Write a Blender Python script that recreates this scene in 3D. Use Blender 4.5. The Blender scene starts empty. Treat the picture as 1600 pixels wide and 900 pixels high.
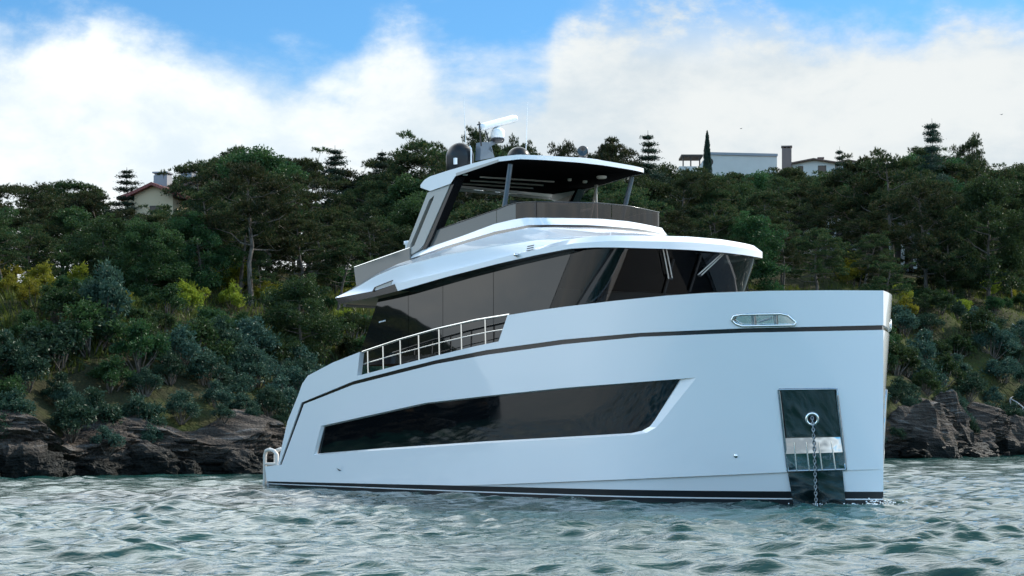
import bpy, math, random
import numpy as np
from mathutils import Vector
from mathutils.geometry import delaunay_2d_cdt
rad = math.radians
scn = bpy.context.scene
COL = scn.collection

# ------------------------------------------------------------------ camera
F, HC, YH, CX = 3000.0, 1.4, 680.0, 800.0       # focal length (px of 1600), eye height, horizon row, centre column
cam = bpy.data.cameras.new('camera'); camo = bpy.data.objects.new('camera', cam); COL.objects.link(camo)
camo.location = (0, 0, HC); camo.rotation_euler = (rad(90), 0, 0)
cam.sensor_width = 36; cam.lens = 36 * F / 1600; cam.shift_y = (YH - 450) / 1600
cam.clip_start = 0.1; cam.clip_end = 20000
scn.camera = camo

# ------------------------------------------------------------------ sun, sky, exposure
SUN_AZ, SUN_EL = 62, 36                          # degrees clockwise from +Y, elevation
SUN_STRENGTH, SKY_STRENGTH, EXPOSURE = 2.5, 0.15, 1.22
scn.view_settings.view_transform = 'Standard'; scn.view_settings.look = 'None'
scn.view_settings.exposure = EXPOSURE; scn.view_settings.gamma = 1
scn.view_settings.use_curve_mapping = False
scn.cycles.max_bounces = 6; scn.cycles.diffuse_bounces = 2; scn.cycles.glossy_bounces = 4
scn.cycles.transparent_max_bounces = 8; scn.cycles.caustics_reflective = False; scn.cycles.caustics_refractive = False
sd = Vector((math.sin(rad(SUN_AZ)) * math.cos(rad(SUN_EL)), math.cos(rad(SUN_AZ)) * math.cos(rad(SUN_EL)), math.sin(rad(SUN_EL))))
sl = bpy.data.lights.new('sun', 'SUN'); sl.energy = SUN_STRENGTH; sl.angle = rad(0.5); sl.color = (1.0, 0.93, 0.82)
so = bpy.data.objects.new('sun', sl); COL.objects.link(so); so.rotation_euler = sd.to_track_quat('Z', 'Y').to_euler(); so.location = (0, 0, 60)

class NT:
    """small helper to write node trees"""
    def __init__(s, tree): s.t = tree
    def n(s, typ, **kw):
        nd = s.t.nodes.new('ShaderNode' + typ)
        ins = kw.pop('ins', {})
        for k, v in kw.items(): setattr(nd, k, v)
        for k, v in ins.items(): s.set(nd, k, v)
        return nd
    def set(s, nd, k, v):
        i = nd.inputs[k]
        if isinstance(v, bpy.types.NodeSocket): s.t.links.new(v, i)
        elif isinstance(v, bpy.types.Node): s.t.links.new(v.outputs[0], i)
        else: i.default_value = v
    def m(s, op, a, b=0.0, c=0.0, clamp=False):
        nd = s.n('Math', operation=op, use_clamp=clamp)
        s.set(nd, 0, a); s.set(nd, 1, b)
        if op in ('MULTIPLY_ADD', 'SMOOTH_MIN', 'COMPARE', 'WRAP'): s.set(nd, 2, c)
        return nd.outputs[0]
    def mix(s, f, a, b, mode='MIX'):
        nd = s.n('Mix', data_type='RGBA', blend_type=mode)
        for k, v in ((0, f), (6, a), (7, b)): s.set(nd, k, v)
        return nd.outputs[2]
    def ramp(s, f, stops, interp='LINEAR'):
        nd = s.n('ValToRGB'); s.set(nd, 0, f); cr = nd.color_ramp; cr.interpolation = interp
        while len(cr.elements) < len(stops): cr.elements.new(0.5)
        for e, (p, c) in zip(cr.elements, stops):
            e.position = p; e.color = c if len(c) == 4 else (*c, 1)
        return nd.outputs[0]
    def step(s, v, a, b):
        nd = s.n('MapRange', interpolation_type='SMOOTHSTEP')
        for k, x in ((0, v), (1, a), (2, b), (3, 0.0), (4, 1.0)): s.set(nd, k, x)
        return nd.outputs[0]

def rgb(*c): return (c[0], c[1], c[2], 1)

def build_world():
    w = bpy.data.worlds.new('World'); scn.world = w; w.use_nodes = True
    t = w.node_tree; t.nodes.clear(); N = NT(t)
    sky = N.n('TexSky', sky_type='NISHITA', sun_disc=False, sun_elevation=rad(SUN_EL), sun_rotation=rad(SUN_AZ),
              altitude=0, air_density=1.0, dust_density=0.3, ozone_density=2.5)
    tc = N.n('TexCoord'); sep = N.n('SeparateXYZ', ins={0: tc.outputs['Generated']})
    x, y, z = sep.outputs
    az = N.m('ARCTAN2', x, y); el = N.m('ARCSINE', z)
    v = N.n('CombineXYZ', ins={0: N.m('MULTIPLY', az, 1.0), 1: N.m('MULTIPLY', el, 1.7), 2: 0.37})
    big = N.n('TexNoise', noise_dimensions='3D', ins={'Vector': v, 'Scale': 9.0, 'Detail': 9.0, 'Roughness': 0.55, 'Lacunarity': 2.2, 'Distortion': 0.4})
    fine = N.n('TexNoise', noise_dimensions='3D', ins={'Vector': v, 'Scale': 34.0, 'Detail': 7.0, 'Roughness': 0.6})
    # elevation of the cloud bank's upper edge as a function of azimuth
    fc = N.n('FloatCurve'); N.set(fc, 0, 1.0); N.set(fc, 1, N.m('MULTIPLY_ADD', az, 1.25, 0.5, clamp=True))
    edge = [(-900, 90), (-300, 60), (0, 72), (130, 58), (250, 66), (340, 88), (440, 98), (540, 112), (580, 70), (640, 62), (680, 96), (760, 112), (835, 112), (868, 52),
            (905, 8), (950, -32), (1150, -36), (1215, -2), (1248, 42), (1300, 50), (1440, 66), (1480, 20), (1530, 24), (1600, 40), (1800, 60)]
    cv = fc.mapping.curves[0]
    pts = []
    for px, py in edge:
        a = math.atan((px - CX) / F); e = math.atan((YH - py) / F)
        pts.append((min(max(a * 1.25 + 0.5, 0), 1), (e - 0.15) / 0.15))
    while len(cv.points) < len(pts): cv.points.new(0.5, 0.5)
    for p, (a, b) in zip(cv.points, pts):
        p.location = (a, b); p.handle_type = 'AUTO_CLAMPED'
    fc.mapping.extend = 'HORIZONTAL'; fc.mapping.update()
    eb = N.m('MULTIPLY_ADD', fc.outputs[0], 0.15, 0.15)
    wob = N.m('ADD', N.m('MULTIPLY', N.m('SUBTRACT', big.outputs[0], 0.5), 0.075), N.m('MULTIPLY', N.m('SUBTRACT', fine.outputs[0], 0.5), 0.03))
    dlt = N.m('SUBTRACT', N.m('ADD', eb, wob), el)
    low = N.step(dlt, -0.018, 0.022)
    low = N.m('MULTIPLY', low, N.m('SUBTRACT', 1.0, N.m('MULTIPLY', N.step(el, 0.185, 0.225), N.m('MULTIPLY', N.step(fine.outputs[0], 0.62, 0.36), 0.75))))
    # the wisps above the bank; higher up, unseen clouds added to light water and hull
    v2 = N.n('CombineXYZ', ins={0: x, 1: y, 2: N.m('MULTIPLY', z, 2.2)})
    scat = N.n('TexNoise', ins={'Vector': v2, 'Scale': 3.2, 'Detail': 8.0, 'Roughness': 0.55, 'Distortion': 0.3})
    front = N.step(y, -0.35, 0.45)
    thr = N.m('MULTIPLY_ADD', front, -0.22, 0.545)
    high = N.step(N.m('SUBTRACT', scat.outputs[0], thr), -0.04, 0.10)
    high = N.m('MULTIPLY', high, N.step(el, 0.235, 0.30))
    wisp = N.m('MULTIPLY', N.step(fine.outputs[0], 0.52, 0.75), N.step(N.m('ADD', big.outputs[0], N.m('MULTIPLY', dlt, 3.0)), 0.40, 0.62))
    mask = N.m('MAXIMUM', N.m('MAXIMUM', low, high), N.m('MULTIPLY', wisp, 0.55))
    # body of the cloud: soft grey-lavender undersides, brighter towards the left of the bank
    shade = N.step(N.m('ADD', N.m('MULTIPLY', big.outputs[0], 0.7), N.m('MULTIPLY', fine.outputs[0], 0.3)), 0.34, 0.60)
    bright = N.m('MULTIPLY_ADD', N.step(az, 0.08, -0.14), 0.55, 2.62)
    glow = N.m('MULTIPLY', N.m('MULTIPLY', front, N.step(el, 0.23, 0.40)), N.step(el, 1.0, 0.65))        # unseen cloud above the frame, brightened so the water mirrors white
    back = N.m('MULTIPLY', N.m('MULTIPLY', N.m('SUBTRACT', 1.0, front), N.step(el, 0.06, 0.25)), N.step(el, 1.1, 0.75))   # unseen clouds behind the camera, brightened to fill the shaded hull
    gain = N.m('ADD', N.m('MULTIPLY_ADD', glow, 1.9, 1.0), N.m('MULTIPLY_ADD', back, 1.9, N.m('MULTIPLY', N.step(el, 0.8, 1.1), -0.5)))
    bright = N.m('MULTIPLY', bright, gain)
    ccol = N.mix(shade, rgb(.72, .82, .89), rgb(0.955, 0.998, 1.0))
    cs = N.n('VectorMath', operation='SCALE'); N.set(cs, 0, ccol); N.set(cs, 3, bright)
    skyc = N.mix(1.0, sky.outputs[0], N.mix(front, SKY_TINT, rgb(.60, 1.06, 1.36)), 'MULTIPLY')
    dim = N.m('MULTIPLY_ADD', N.m('MULTIPLY', front, N.step(el, 0.42, 0.24)), -0.66, 1.0)
    sk2 = N.n('VectorMath', operation='SCALE'); N.set(sk2, 0, skyc); N.set(sk2, 3, dim)
    out = N.mix(mask, sk2.outputs[0], cs.outputs[0])
    bg = N.n('Background', ins={0: out, 1: SKY_STRENGTH})
    N.n('OutputWorld', ins={0: bg.outputs[0]})
SKY_TINT = rgb(0.68, 1.22, 1.27)
build_world()

# ------------------------------------------------------------------ object helpers
def link(o, parent=None):
    COL.objects.link(o)
    if parent is not None: o.parent = parent
    return o
def tag(o, label=None, cat=None, group=None, kind=None):
    if label: o['label'] = label
    if cat: o['category'] = cat
    if group: o['group'] = group
    if kind: o['kind'] = kind
    return o
def empty(name, loc, rz=0.0):
    o = bpy.data.objects.new(name, None); COL.objects.link(o); o.location = loc; o.rotation_euler = (0, 0, rz)
    o.empty_display_size = 0.3
    return o

class MB:
    """mesh builder with its own corner normals"""
    def __init__(s): s.v, s.f, s.n, s.m, s.nv = [], [], [], [], 0
    def add(s, V, faces, N=None, mat=0):
        """V (n,3); faces lists of indices; N (n,3) vertex normals or None for flat"""
        V = np.asarray(V, float).reshape(-1, 3); b = s.nv
        s.v.append(V); s.nv += len(V)
        for f in faces:
            P = V[list(f)]
            nf = np.zeros(3)
            for i in range(len(f)):
                nf += np.cross(P[i] - P[0], P[(i + 1) % len(f)] - P[0])
            l = np.linalg.norm(nf)
            if l < 1e-12: continue
            nf /= l
            ff = list(f)
            if N is not None:
                av = np.mean([N[i] for i in f], axis=0)
                if np.dot(av, nf) < 0: ff = ff[::-1]
                s.n.extend([N[i] for i in ff])
            else: s.n.extend([nf] * len(ff))
            s.f.append([b + i for i in ff]); s.m.append(mat)
    def grid(s, P, mat=0, outward=None, closed=False, flip=False):
        """P (a,b,3) smooth sheet; outward: a point the normals look away from"""
        P = np.asarray(P, float); a, b, _ = P.shape
        du = np.gradient(P, axis=0) if a > 1 else np.zeros_like(P)
        if closed:
            dv = (np.roll(P, -1, 1) - np.roll(P, 1, 1))
        else: dv = np.gradient(P, axis=1)
        n = np.cross(du, dv); n /= np.maximum(np.linalg.norm(n, axis=2, keepdims=True), 1e-9)
        if outward is not None:
            if np.sum((P - np.asarray(outward)) * n) < 0: n = -n
        if flip: n = -n
        F_ = []
        for i in range(a - 1):
            for j in range(b if closed else b - 1):
                k = (j + 1) % b
                F_.append((i * b + j, i * b + k, (i + 1) * b + k, (i + 1) * b + j))
        s.add(P.reshape(-1, 3), F_, n.reshape(-1, 3), mat)
    def tube(s, path, r, seg=8, mat=0, caps=True):
        path = np.asarray(path, float); k = len(path)
        r = np.broadcast_to(np.asarray(r, float), (k,))
        T = np.gradient(path, axis=0); T /= np.maximum(np.linalg.norm(T, axis=1, keepdims=True), 1e-9)
        ref = np.array([0, 0, 1.0]) if abs(T[0][2]) < 0.9 else np.array([1.0, 0, 0])
        rings, N = [], []
        u = np.cross(T[0], ref); u /= np.linalg.norm(u)
        for i in range(k):
            u = u - np.dot(u, T[i]) * T[i]; u /= np.linalg.norm(u)
            w = np.cross(T[i], u)
            a = np.arange(seg) * 2 * math.pi / seg
            d = np.outer(np.cos(a), u) + np.outer(np.sin(a), w)
            rings.append(path[i] + d * r[i]); N.append(d)
        F_ = [(i * seg + j, i * seg + (j + 1) % seg, (i + 1) * seg + (j + 1) % seg, (i + 1) * seg + j) for i in range(k - 1) for j in range(seg)]
        s.add(np.concatenate(rings), F_, np.concatenate(N), mat)
        if caps:
            s.add(rings[0], [tuple(range(seg))[::-1]], None, mat); s.add(rings[-1], [tuple(range(seg))], None, mat)
    def box(s, lo, hi, mat=0, M=None):
        x0, y0, z0 = lo; x1, y1, z1 = hi
        V = np.array([(x0, y0, z0), (x1, y0, z0), (x1, y1, z0), (x0, y1, z0), (x0, y0, z1), (x1, y0, z1), (x1, y1, z1), (x0, y1, z1)])
        if M is not None: V = np.array([M(v) for v in V])
        s.add(V, [(0, 3, 2, 1), (4, 5, 6, 7), (0, 1, 5, 4), (1, 2, 6, 5), (2, 3, 7, 6), (3, 0, 4, 7)], None, mat)
    def lathe(s, c, prof, seg=24, mat=0, axis=None):
        """prof: (radius, height) pairs from c along axis (default up)"""
        ax = np.array([0, 0, 1.0]) if axis is None else np.asarray(axis, float) / np.linalg.norm(axis)
        ref = np.array([1.0, 0, 0]) if abs(ax[0]) < 0.9 else np.array([0, 1.0, 0])
        u = np.cross(ax, ref); u /= np.linalg.norm(u); w = np.cross(ax, u)
        a = np.arange(seg) * 2 * math.pi / seg
        ring = np.outer(np.cos(a), u) + np.outer(np.sin(a), w)
        P = np.array([np.asarray(c) + ring * max(r, 1e-4) + ax * h for r, h in prof])
        mid = np.asarray(c) + ax * np.mean([h for _, h in prof])
        s.grid(P, mat, outward=mid, closed=True)
    def prism(s, poly, d, mat=0):
        """poly (n,3) planar outline pushed along d, both ends closed"""
        P = np.asarray(poly, float); n = len(P); Q = P + np.asarray(d, float)
        V = np.concatenate([P, Q]); 
        s.add(V, [tuple(range(n))[::-1], tuple(range(n, 2 * n))] + [(i, (i + 1) % n, n + (i + 1) % n, n + i) for i in range(n)], None, mat)
    def build(s, name, mats, parent=None):
        me = bpy.data.meshes.new(name)
        V = np.concatenate(s.v); me.from_pydata([tuple(p) for p in V], [], s.f)
        mats = mats if isinstance(mats, (list, tuple)) else [mats]
        for m in mats: me.materials.append(m)
        me.polygons.foreach_set('material_index', np.array(s.m, 'i'))
        me.polygons.foreach_set('use_smooth', np.ones(len(s.f), bool))
        me.normals_split_custom_set([tuple(x) for x in s.n])
        me.update()
        return link(bpy.data.objects.new(name, me), parent)

def build2(mb, name, mats, parent):
    """the starboard and the port half of a mirrored part as two objects"""
    parent = parent if isinstance(parent, (list, tuple)) else (parent, parent)
    V = np.concatenate(mb.v); out = []
    for side, par in zip((-1, 1), parent):
        h = MB(); i = 0
        for f, m_ in zip(mb.f, mb.m):
            nn = mb.n[i:i + len(f)]; i += len(f)
            if (V[f][:, 1].mean() > 0) == (side > 0):
                b = h.nv; h.v.append(V[f]); h.nv += len(f); h.f.append(list(range(b, b + len(f)))); h.n += nn; h.m.append(m_)
        if not h.f: out.append(None); continue
        o = h.build(name, mats, par); out.append(o)
        bmw(o.data)
    return out
def bmw(me):
    """weld the doubled corners without touching the stored normals' look"""
    import bmesh
    nn = np.empty(len(me.loops) * 3, 'f'); me.corner_normals.foreach_get('vector', nn)
    bm = bmesh.new(); bm.from_mesh(me); n0 = len(bm.faces)
    bmesh.ops.remove_doubles(bm, verts=bm.verts, dist=1e-5)
    ok = len(bm.faces) == n0 and sum(len(f.verts) for f in bm.faces) == len(nn) // 3
    if ok:
        bm.to_mesh(me); me.normals_split_custom_set(nn.reshape(-1, 3).tolist())
    bm.free()

# ------------------------------------------------------------------ materials
def mat(name, base=(.8, .8, .8), rough=0.5, metal=0.0, spec=0.5, coat=0.0, ior=1.45):
    m = bpy.data.materials.new(name); m.use_nodes = True
    b = m.node_tree.nodes['Principled BSDF']
    b.inputs['Base Color'].default_value = rgb(*base); b.inputs['Roughness'].default_value = rough
    b.inputs['Metallic'].default_value = metal; b.inputs['Specular IOR Level'].default_value = spec
    b.inputs['Coat Weight'].default_value = coat; b.inputs['IOR'].default_value = ior
    b.inputs['Coat Roughness'].default_value = 0.03
    return m
def nodes(m): return NT(m.node_tree), m.node_tree.nodes['Principled BSDF']
def bump(N, b, h, strength, dist):
    bp = N.n('Bump', ins={'Height': h, 'Strength': strength, 'Distance': dist}); N.set(b, 'Normal', bp.outputs[0])
M = {}
def gel(name, base):
    m = mat(name, base, 0.25, coat=1.0); N, b = nodes(m)
    tc = N.n('TexCoord')
    ns = N.n('TexNoise', ins={'Vector': tc.outputs['Object'], 'Scale': 0.7, 'Detail': 3.0})
    N.set(b, 'Base Color', N.mix(ns.outputs[0], rgb(*[c * 0.985 for c in base]), rgb(*[min(1, c * 1.012) for c in base])))
    ln = N.n('TexNoise', ins={'Vector': tc.outputs['Object'], 'Scale': 1.1, 'Detail': 2.0})
    bump(N, b, ln.outputs[0], 0.12, 0.03)
    return m
M['white'] = gel('white_gelcoat', (0.80, 0.815, 0.83))
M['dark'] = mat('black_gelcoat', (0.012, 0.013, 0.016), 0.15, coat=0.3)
M['boot'] = mat('boot_paint', (0.012, 0.014, 0.017), 0.35)
M['rubber'] = mat('black_rubber', (0.015, 0.015, 0.016), 0.6)
M['steel'] = mat('polished_steel', (0.80, 0.79, 0.76), 0.10, metal=1.0)
M['dark_mirror'] = mat('dark_reflection_steel', (0.10, 0.12, 0.125), 0.06, metal=1.0)  # polished steel, the dark water it mirrors put into its colour
M['mirror'] = mat('mirror_steel', (0.30, 0.34, 0.37), 0.06, metal=1.0)
N_, b_ = nodes(M['mirror'])
tc_ = N_.n('TexCoord'); ns_ = N_.n('TexNoise', ins={'Vector': tc_.outputs['Object'], 'Scale': 2.2, 'Detail': 2.0})
bump(N_, b_, ns_.outputs[0], 0.35, 0.05)
M['glass'] = mat('tinted_glass', (0.004, 0.005, 0.006), 0.02, spec=0.5, ior=1.72)
M['greige'] = mat('warm_grey_paint', (0.42, 0.40, 0.37), 0.3, coat=0.5)
M['bronze'] = mat('dark_slot', (0.035, 0.022, 0.015), 0.4)
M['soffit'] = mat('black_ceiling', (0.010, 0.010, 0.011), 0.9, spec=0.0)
M['lamp'] = mat('downlight_glass', (0.75, 0.70, 0.62), 0.2)
M['slat'] = mat('pale_slat', (0.55, 0.52, 0.48), 0.4)
M['pole'] = mat('slate_paint', (0.10, 0.125, 0.15), 0.25, coat=0.4)
M['radome'] = mat('white_radome', (0.78, 0.79, 0.80), 0.35)
M['chain'] = mat('galvanised_chain', (0.30, 0.32, 0.33), 0.35, metal=0.8)
M['dome'] = mat('black_dome', (0.010, 0.012, 0.014), 0.32, spec=.35)
M['wing'] = mat('grey_panel_reflection', (0.15, 0.145, 0.135), 0.05, ior=1.6)  # wing's mirrored grey sky put into the base colour; side panels are greige
M['foredeck'] = mat('foredeck_dark', (0.085, 0.085, 0.085), 0.7)  # unseen foredeck, made dark grey to keep the windshield's reflection dark
M['glass_low'] = mat('hull_glass', (0.003, 0.004, 0.005), 0.02, ior=1.5)
M['beige'] = mat('dashboard_vinyl', (0.42, 0.37, 0.33), 0.6)
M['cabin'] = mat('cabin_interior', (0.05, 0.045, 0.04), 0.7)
M['seat'] = mat('seat_vinyl', (0.45, 0.44, 0.42), 0.6)
def teak():
    m = mat('teak', (0.35, 0.21, 0.11), 0.5); N, b = nodes(m)
    tc = N.n('TexCoord')
    wv = N.n('TexWave', wave_type='BANDS', bands_direction='Y', ins={'Vector': tc.outputs['Object'], 'Scale': 3.0, 'Distortion': 0.3})
    N.set(b, 'Base Color', N.ramp(wv.outputs[0], [(0.0, (.07, .045, .03)), (0.08, (.27, .185, .12)), (1.0, (.33, .23, .15))]))
    return m
M['teak'] = teak(); M['teak_soffit'] = mat('teak_soffit', (0.50, 0.33, 0.20), 0.5)  # soffit teak lightened for the light thrown up under the roof
def seethrough(name, tint, ior):
    m = bpy.data.materials.new(name); m.use_nodes = True; t = m.node_tree; t.nodes.clear(); N = NT(t)
    tr = N.n('BsdfTransparent', ins={0: rgb(*tint)}); gl = N.n('BsdfGlossy', ins={0: rgb(1, 1, 1), 'Roughness': 0.02})
    lw = N.n('LayerWeight', ins={'Blend': 0.5}); f0 = ((ior - 1) / (ior + 1)) ** 2
    fr = N.m('MULTIPLY_ADD', N.m('POWER', lw.outputs['Facing'], 4.5), 1 - f0, f0)
    mx = N.n('MixShader', ins={0: fr, 1: tr.outputs[0], 2: gl.outputs[0]})
    N.n('OutputMaterial', ins={0: mx.outputs[0]})
    return m
M['windshield'] = seethrough('windshield_glass', (0.22, 0.225, 0.225), 1.5)
M['smoke'] = seethrough('smoked_bronze_glass', (0.15, 0.105, 0.10), 1.6)
# ================================================================== the yacht
BX, BY = 7.64, 39.5
TH = rad(52.6)
AFT = np.array([-math.cos(TH), math.sin(TH)]); STB = np.array([-math.sin(TH), -math.cos(TH)])
def L(s, w, z): return np.stack(np.broadcast_arrays(-np.asarray(s, float), -np.asarray(w, float), np.asarray(z, float)), -1)   # metres aft of the stem, to starboard, up
def W2(s, w): return BX + s * AFT[0] + w * STB[0], BY + s * AFT[1] + w * STB[1]

class Surf:
    """a wall over a plan curve: u runs along the plan (port negative), z is height"""
    def __init__(s, fn, umin, umax): s.fn, s.umin, s.umax = fn, umin, umax
    def P(s, u, z): return s.fn(np.asarray(u, float), np.asarray(z, float))
    def pt(s, u, z, off=0.0):
        a, b = s.P(u, z); p = L(a, b, z)
        if np.any(np.asarray(off) != 0):
            p = p + s.nrm(u, z) * np.asarray(off)[..., None]
            if s is HULL: p[..., 1] = np.minimum(p[..., 1], 0)
        return p
    def nrm(s, u, z):
        u = np.asarray(u, float); z = np.asarray(z, float); e = 0.02
        um, up_ = np.minimum(u - e, s.umax), np.maximum(u + e, s.umin)
        if True:
            # one-sided at the stem so its edge stays crisp
            um = np.where((u >= 0) & (um < 0), 0.0, um)
        a0, b0 = s.P(um, z); a1, b1 = s.P(up_, z)
        c0, d0 = s.P(u, z - e); c1, d1 = s.P(u, z + e)
        du = np.stack([-(a1 - a0), -(b1 - b0), 0 * a0 + 0 * z], -1); dz = np.stack([-(c1 - c0), -(d1 - d0), 2 * e + 0 * c0], -1)
        n = np.cross(dz, du); n /= np.maximum(np.linalg.norm(n, axis=-1, keepdims=True), 1e-9)
        return n
    def un(s, px, py, z=3.0):
        us = np.linspace(s.umin, s.umax, 900); best = None
        for it in range(14):
            a, b = s.P(us, np.full_like(us, z)); X, Y = W2(a, b); q = CX + F * X / Y - px
            i = np.where(q[:-1] * q[1:] <= 0)[0]
            if len(i) == 0:
                j = np.argmin(np.abs(q)); u, y = us[j], Y[j]
            else:
                k = i[np.argmin(Y[i])]; f = q[k] / (q[k] - q[k + 1] + 1e-12)
                u, y = us[k] + f * (us[k + 1] - us[k]), Y[k] + f * (Y[k + 1] - Y[k])
            zn = (YH - py) / F * y + HC
            if abs(zn - z) < 1e-4: z = zn; break
            z = zn
        return u, z
    def tr(s, poly, step=14, z=3.0, closed=False):
        """pixels of an outline -> (u, z) points, with points in between"""
        P = dens(poly, step, closed)
        return np.array([s.un(x, y, z) for x, y in P])
def dens(poly, step, closed=False):
    poly = [tuple(p) for p in poly]
    if closed: poly = poly + [poly[0]]
    out = []
    for (x0, y0), (x1, y1) in zip(poly[:-1], poly[1:]):
        n = max(1, int(math.ceil(math.hypot(x1 - x0, y1 - y0) / step)))
        out += [(x0 + (x1 - x0) * k / n, y0 + (y1 - y0) * k / n) for k in range(n)]
    if not closed: out.append(poly[-1])
    return out
def plan(points, rake=0.0, zref=0.0):
    """smooth plan curve through (s, w) points from the nose (w = 0) aft"""
    p = np.array(points, float)
    full = np.concatenate([(p[1:] * [1, -1])[::-1], p]); k = len(p) - 1
    pts = []
    for i in range(k, len(full) - 1):
        p0, p1, p2 = full[i - 1], full[i], full[i + 1]; p3 = full[min(i + 2, len(full) - 1)]
        for t in np.linspace(0, 1, 24, endpoint=False):
            pts.append(0.5 * ((2 * p1) + (-p0 + p2) * t + (2 * p0 - 5 * p1 + 4 * p2 - p3) * t * t + (-p0 + 3 * p1 - 3 * p2 + p3) * t ** 3))
    pts.append(full[-1]); pts = np.array(pts)
    arc = np.concatenate([[0], np.cumsum(np.linalg.norm(np.diff(pts, axis=0), axis=1))])
    def fn(u, z):
        a = np.abs(u)
        s_ = np.interp(a, arc, pts[:, 0]); w_ = np.interp(a, arc, pts[:, 1]) * np.sign(u)
        return s_ + rake * (zref - z), w_ + 0 * z
    return Surf(fn, -arc[-1], arc[-1])
def inpoly(x, y, poly):
    c = False; n = len(poly); j = n - 1
    for i in range(n):
        xi, yi = poly[i]; xj, yj = poly[j]
        if (yi > y) != (yj > y) and x < (xj - xi) * (y - yi) / (yj - yi) + xi: c = not c
        j = i
    return c
def pdist(x, y, poly):
    p = np.asarray(poly); q = np.roll(p, -1, 0); d = q - p
    t = np.clip(((x - p[:, 0]) * d[:, 0] + (y - p[:, 1]) * d[:, 1]) / np.maximum((d ** 2).sum(1), 1e-12), 0, 1)
    return np.min(np.hypot(p[:, 0] + t * d[:, 0] - x, p[:, 1] + t * d[:, 1] - y))
def mir(P): return P * np.array([1, -1, 1])
def panel(mb, sf, outer, holes=(), off=0.0, mat=0, du=0.25, dz=0.3, skirt=0.0, both=True, inner=False, shade=True):
    outer = [tuple(p) for p in outer]; holes = [[tuple(p) for p in h] for h in holes]
    pts, edges = [], []
    for ring in [outer] + holes:
        b = len(pts); pts += ring; n = len(ring)
        edges += [(b + i, b + (i + 1) % n) for i in range(n)]
    A = np.array(outer)
    for u in np.arange(A[:, 0].min() + du / 2, A[:, 0].max(), du):
        for z in np.arange(A[:, 1].min() + dz / 2, A[:, 1].max(), dz):
            if inpoly(u, z, outer) and not any(inpoly(u, z, h) for h in holes) and min(pdist(u, z, r) for r in [outer] + holes) > 0.05:
                pts.append((u, z))
    r = delaunay_2d_cdt([Vector(p) for p in pts], edges, [], 0, 1e-5)
    V2 = np.array([tuple(v) for v in r[0]]); tri = []
    for f in r[2]:
        c = V2[list(f)].mean(0)
        if inpoly(c[0], c[1], outer) and not any(inpoly(c[0], c[1], h) for h in holes): tri.append(tuple(f))
    ar = sum(abs(np.cross(V2[t[1]] - V2[t[0]], V2[t[2]] - V2[t[0]])) / 2 for t in tri); sh = lambda R: abs(sum(R[i][0] * R[(i + 1) % len(R)][1] - R[(i + 1) % len(R)][0] * R[i][1] for i in range(len(R)))) / 2
    if abs(ar - sh(outer) + sum(sh(h) for h in holes)) > 1e-3: print('PANEL AREA', ar, sh(outer), [sh(h) for h in holes])
    if callable(off):
        V = sf.pt(V2[:, 0], V2[:, 1], off(V2[:, 0], V2[:, 1])); n = sf.nrm(V2[:, 0], V2[:, 1]) + np.array([0, 0, -0.035]); n /= np.linalg.norm(n, axis=1, keepdims=True)
    else: V = sf.pt(V2[:, 0], V2[:, 1], off); n = sf.nrm(V2[:, 0], V2[:, 1])
    if inner: n = -n
    mb.add(V, tri, n, mat)
    if both: mb.add(mir(V), tri, mir(n), mat)
    if skirt:
        for ring in [outer] + holes:
            R = np.array(ring); a = sf.pt(R[:, 0], R[:, 1], off); b = sf.pt(R[:, 0], R[:, 1], off - skirt)
            k = len(R)
            c = 0.5 * (a.mean(0) + b.mean(0)); sgn = 1 if ring is outer else -1
            for i in range(k):
                j = (i + 1) % k
                if sf is HULL and R[i][0] < 1e-6 and R[j][0] < 1e-6: continue
                Q = np.array([a[i], a[j], b[j], b[i]])
                nf = np.cross(Q[1] - Q[0], Q[3] - Q[0])
                # away from the panel's body for the rim, towards the hole's middle for a hole
                mid2 = (R[i] + R[j]) / 2; d2 = np.array([R[j][1] - R[i][1], -(R[j][0] - R[i][0])]); d2 = d2 / max(np.linalg.norm(d2), 1e-9)
                t = mid2 + d2 * 0.01
                ins_ = inpoly(t[0], t[1], ring)
                if (ins_ and ring is outer) or (not ins_ and ring is not outer): d2 = -d2
                out3 = sf.pt(*(mid2 + d2 * 0.05)) - sf.pt(*mid2)
                idx = (0, 1, 2, 3) if np.dot(nf, out3) > 0 else (3, 2, 1, 0)
                mb.add(Q, [idx], None, mat)
                if both: mb.add(mir(Q), [idx[::-1]], None, mat)
def bevel(mb, sf, o, i, depth, mat=0, both=True):
    """sloping reveal from outline o on the surface to outline i inside it"""
    A = sf.pt(o[:, 0], o[:, 1]); B = sf.pt(i[:, 0], i[:, 1], -depth); k = len(A)
    nn = sf.nrm(o[:, 0], o[:, 1])
    for a in range(k):
        b = (a + 1) % k
        Q = np.array([A[a], A[b], B[b], B[a]]); nf = np.cross(Q[1] - Q[0], Q[3] - Q[0])
        idx = (0, 1, 2, 3) if np.dot(nf, nn[a]) > 0 else (3, 2, 1, 0)
        mb.add(Q, [idx], None, mat)
        if both: mb.add(mir(Q), [idx[::-1]], None, mat)

yacht = empty('motor_yacht', (BX, BY, 0), math.atan2(-AFT[1], -AFT[0]))
tag(yacht, 'white three-deck motor yacht with black glass and plumb bow anchored off the wooded shore', 'yacht')

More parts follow.
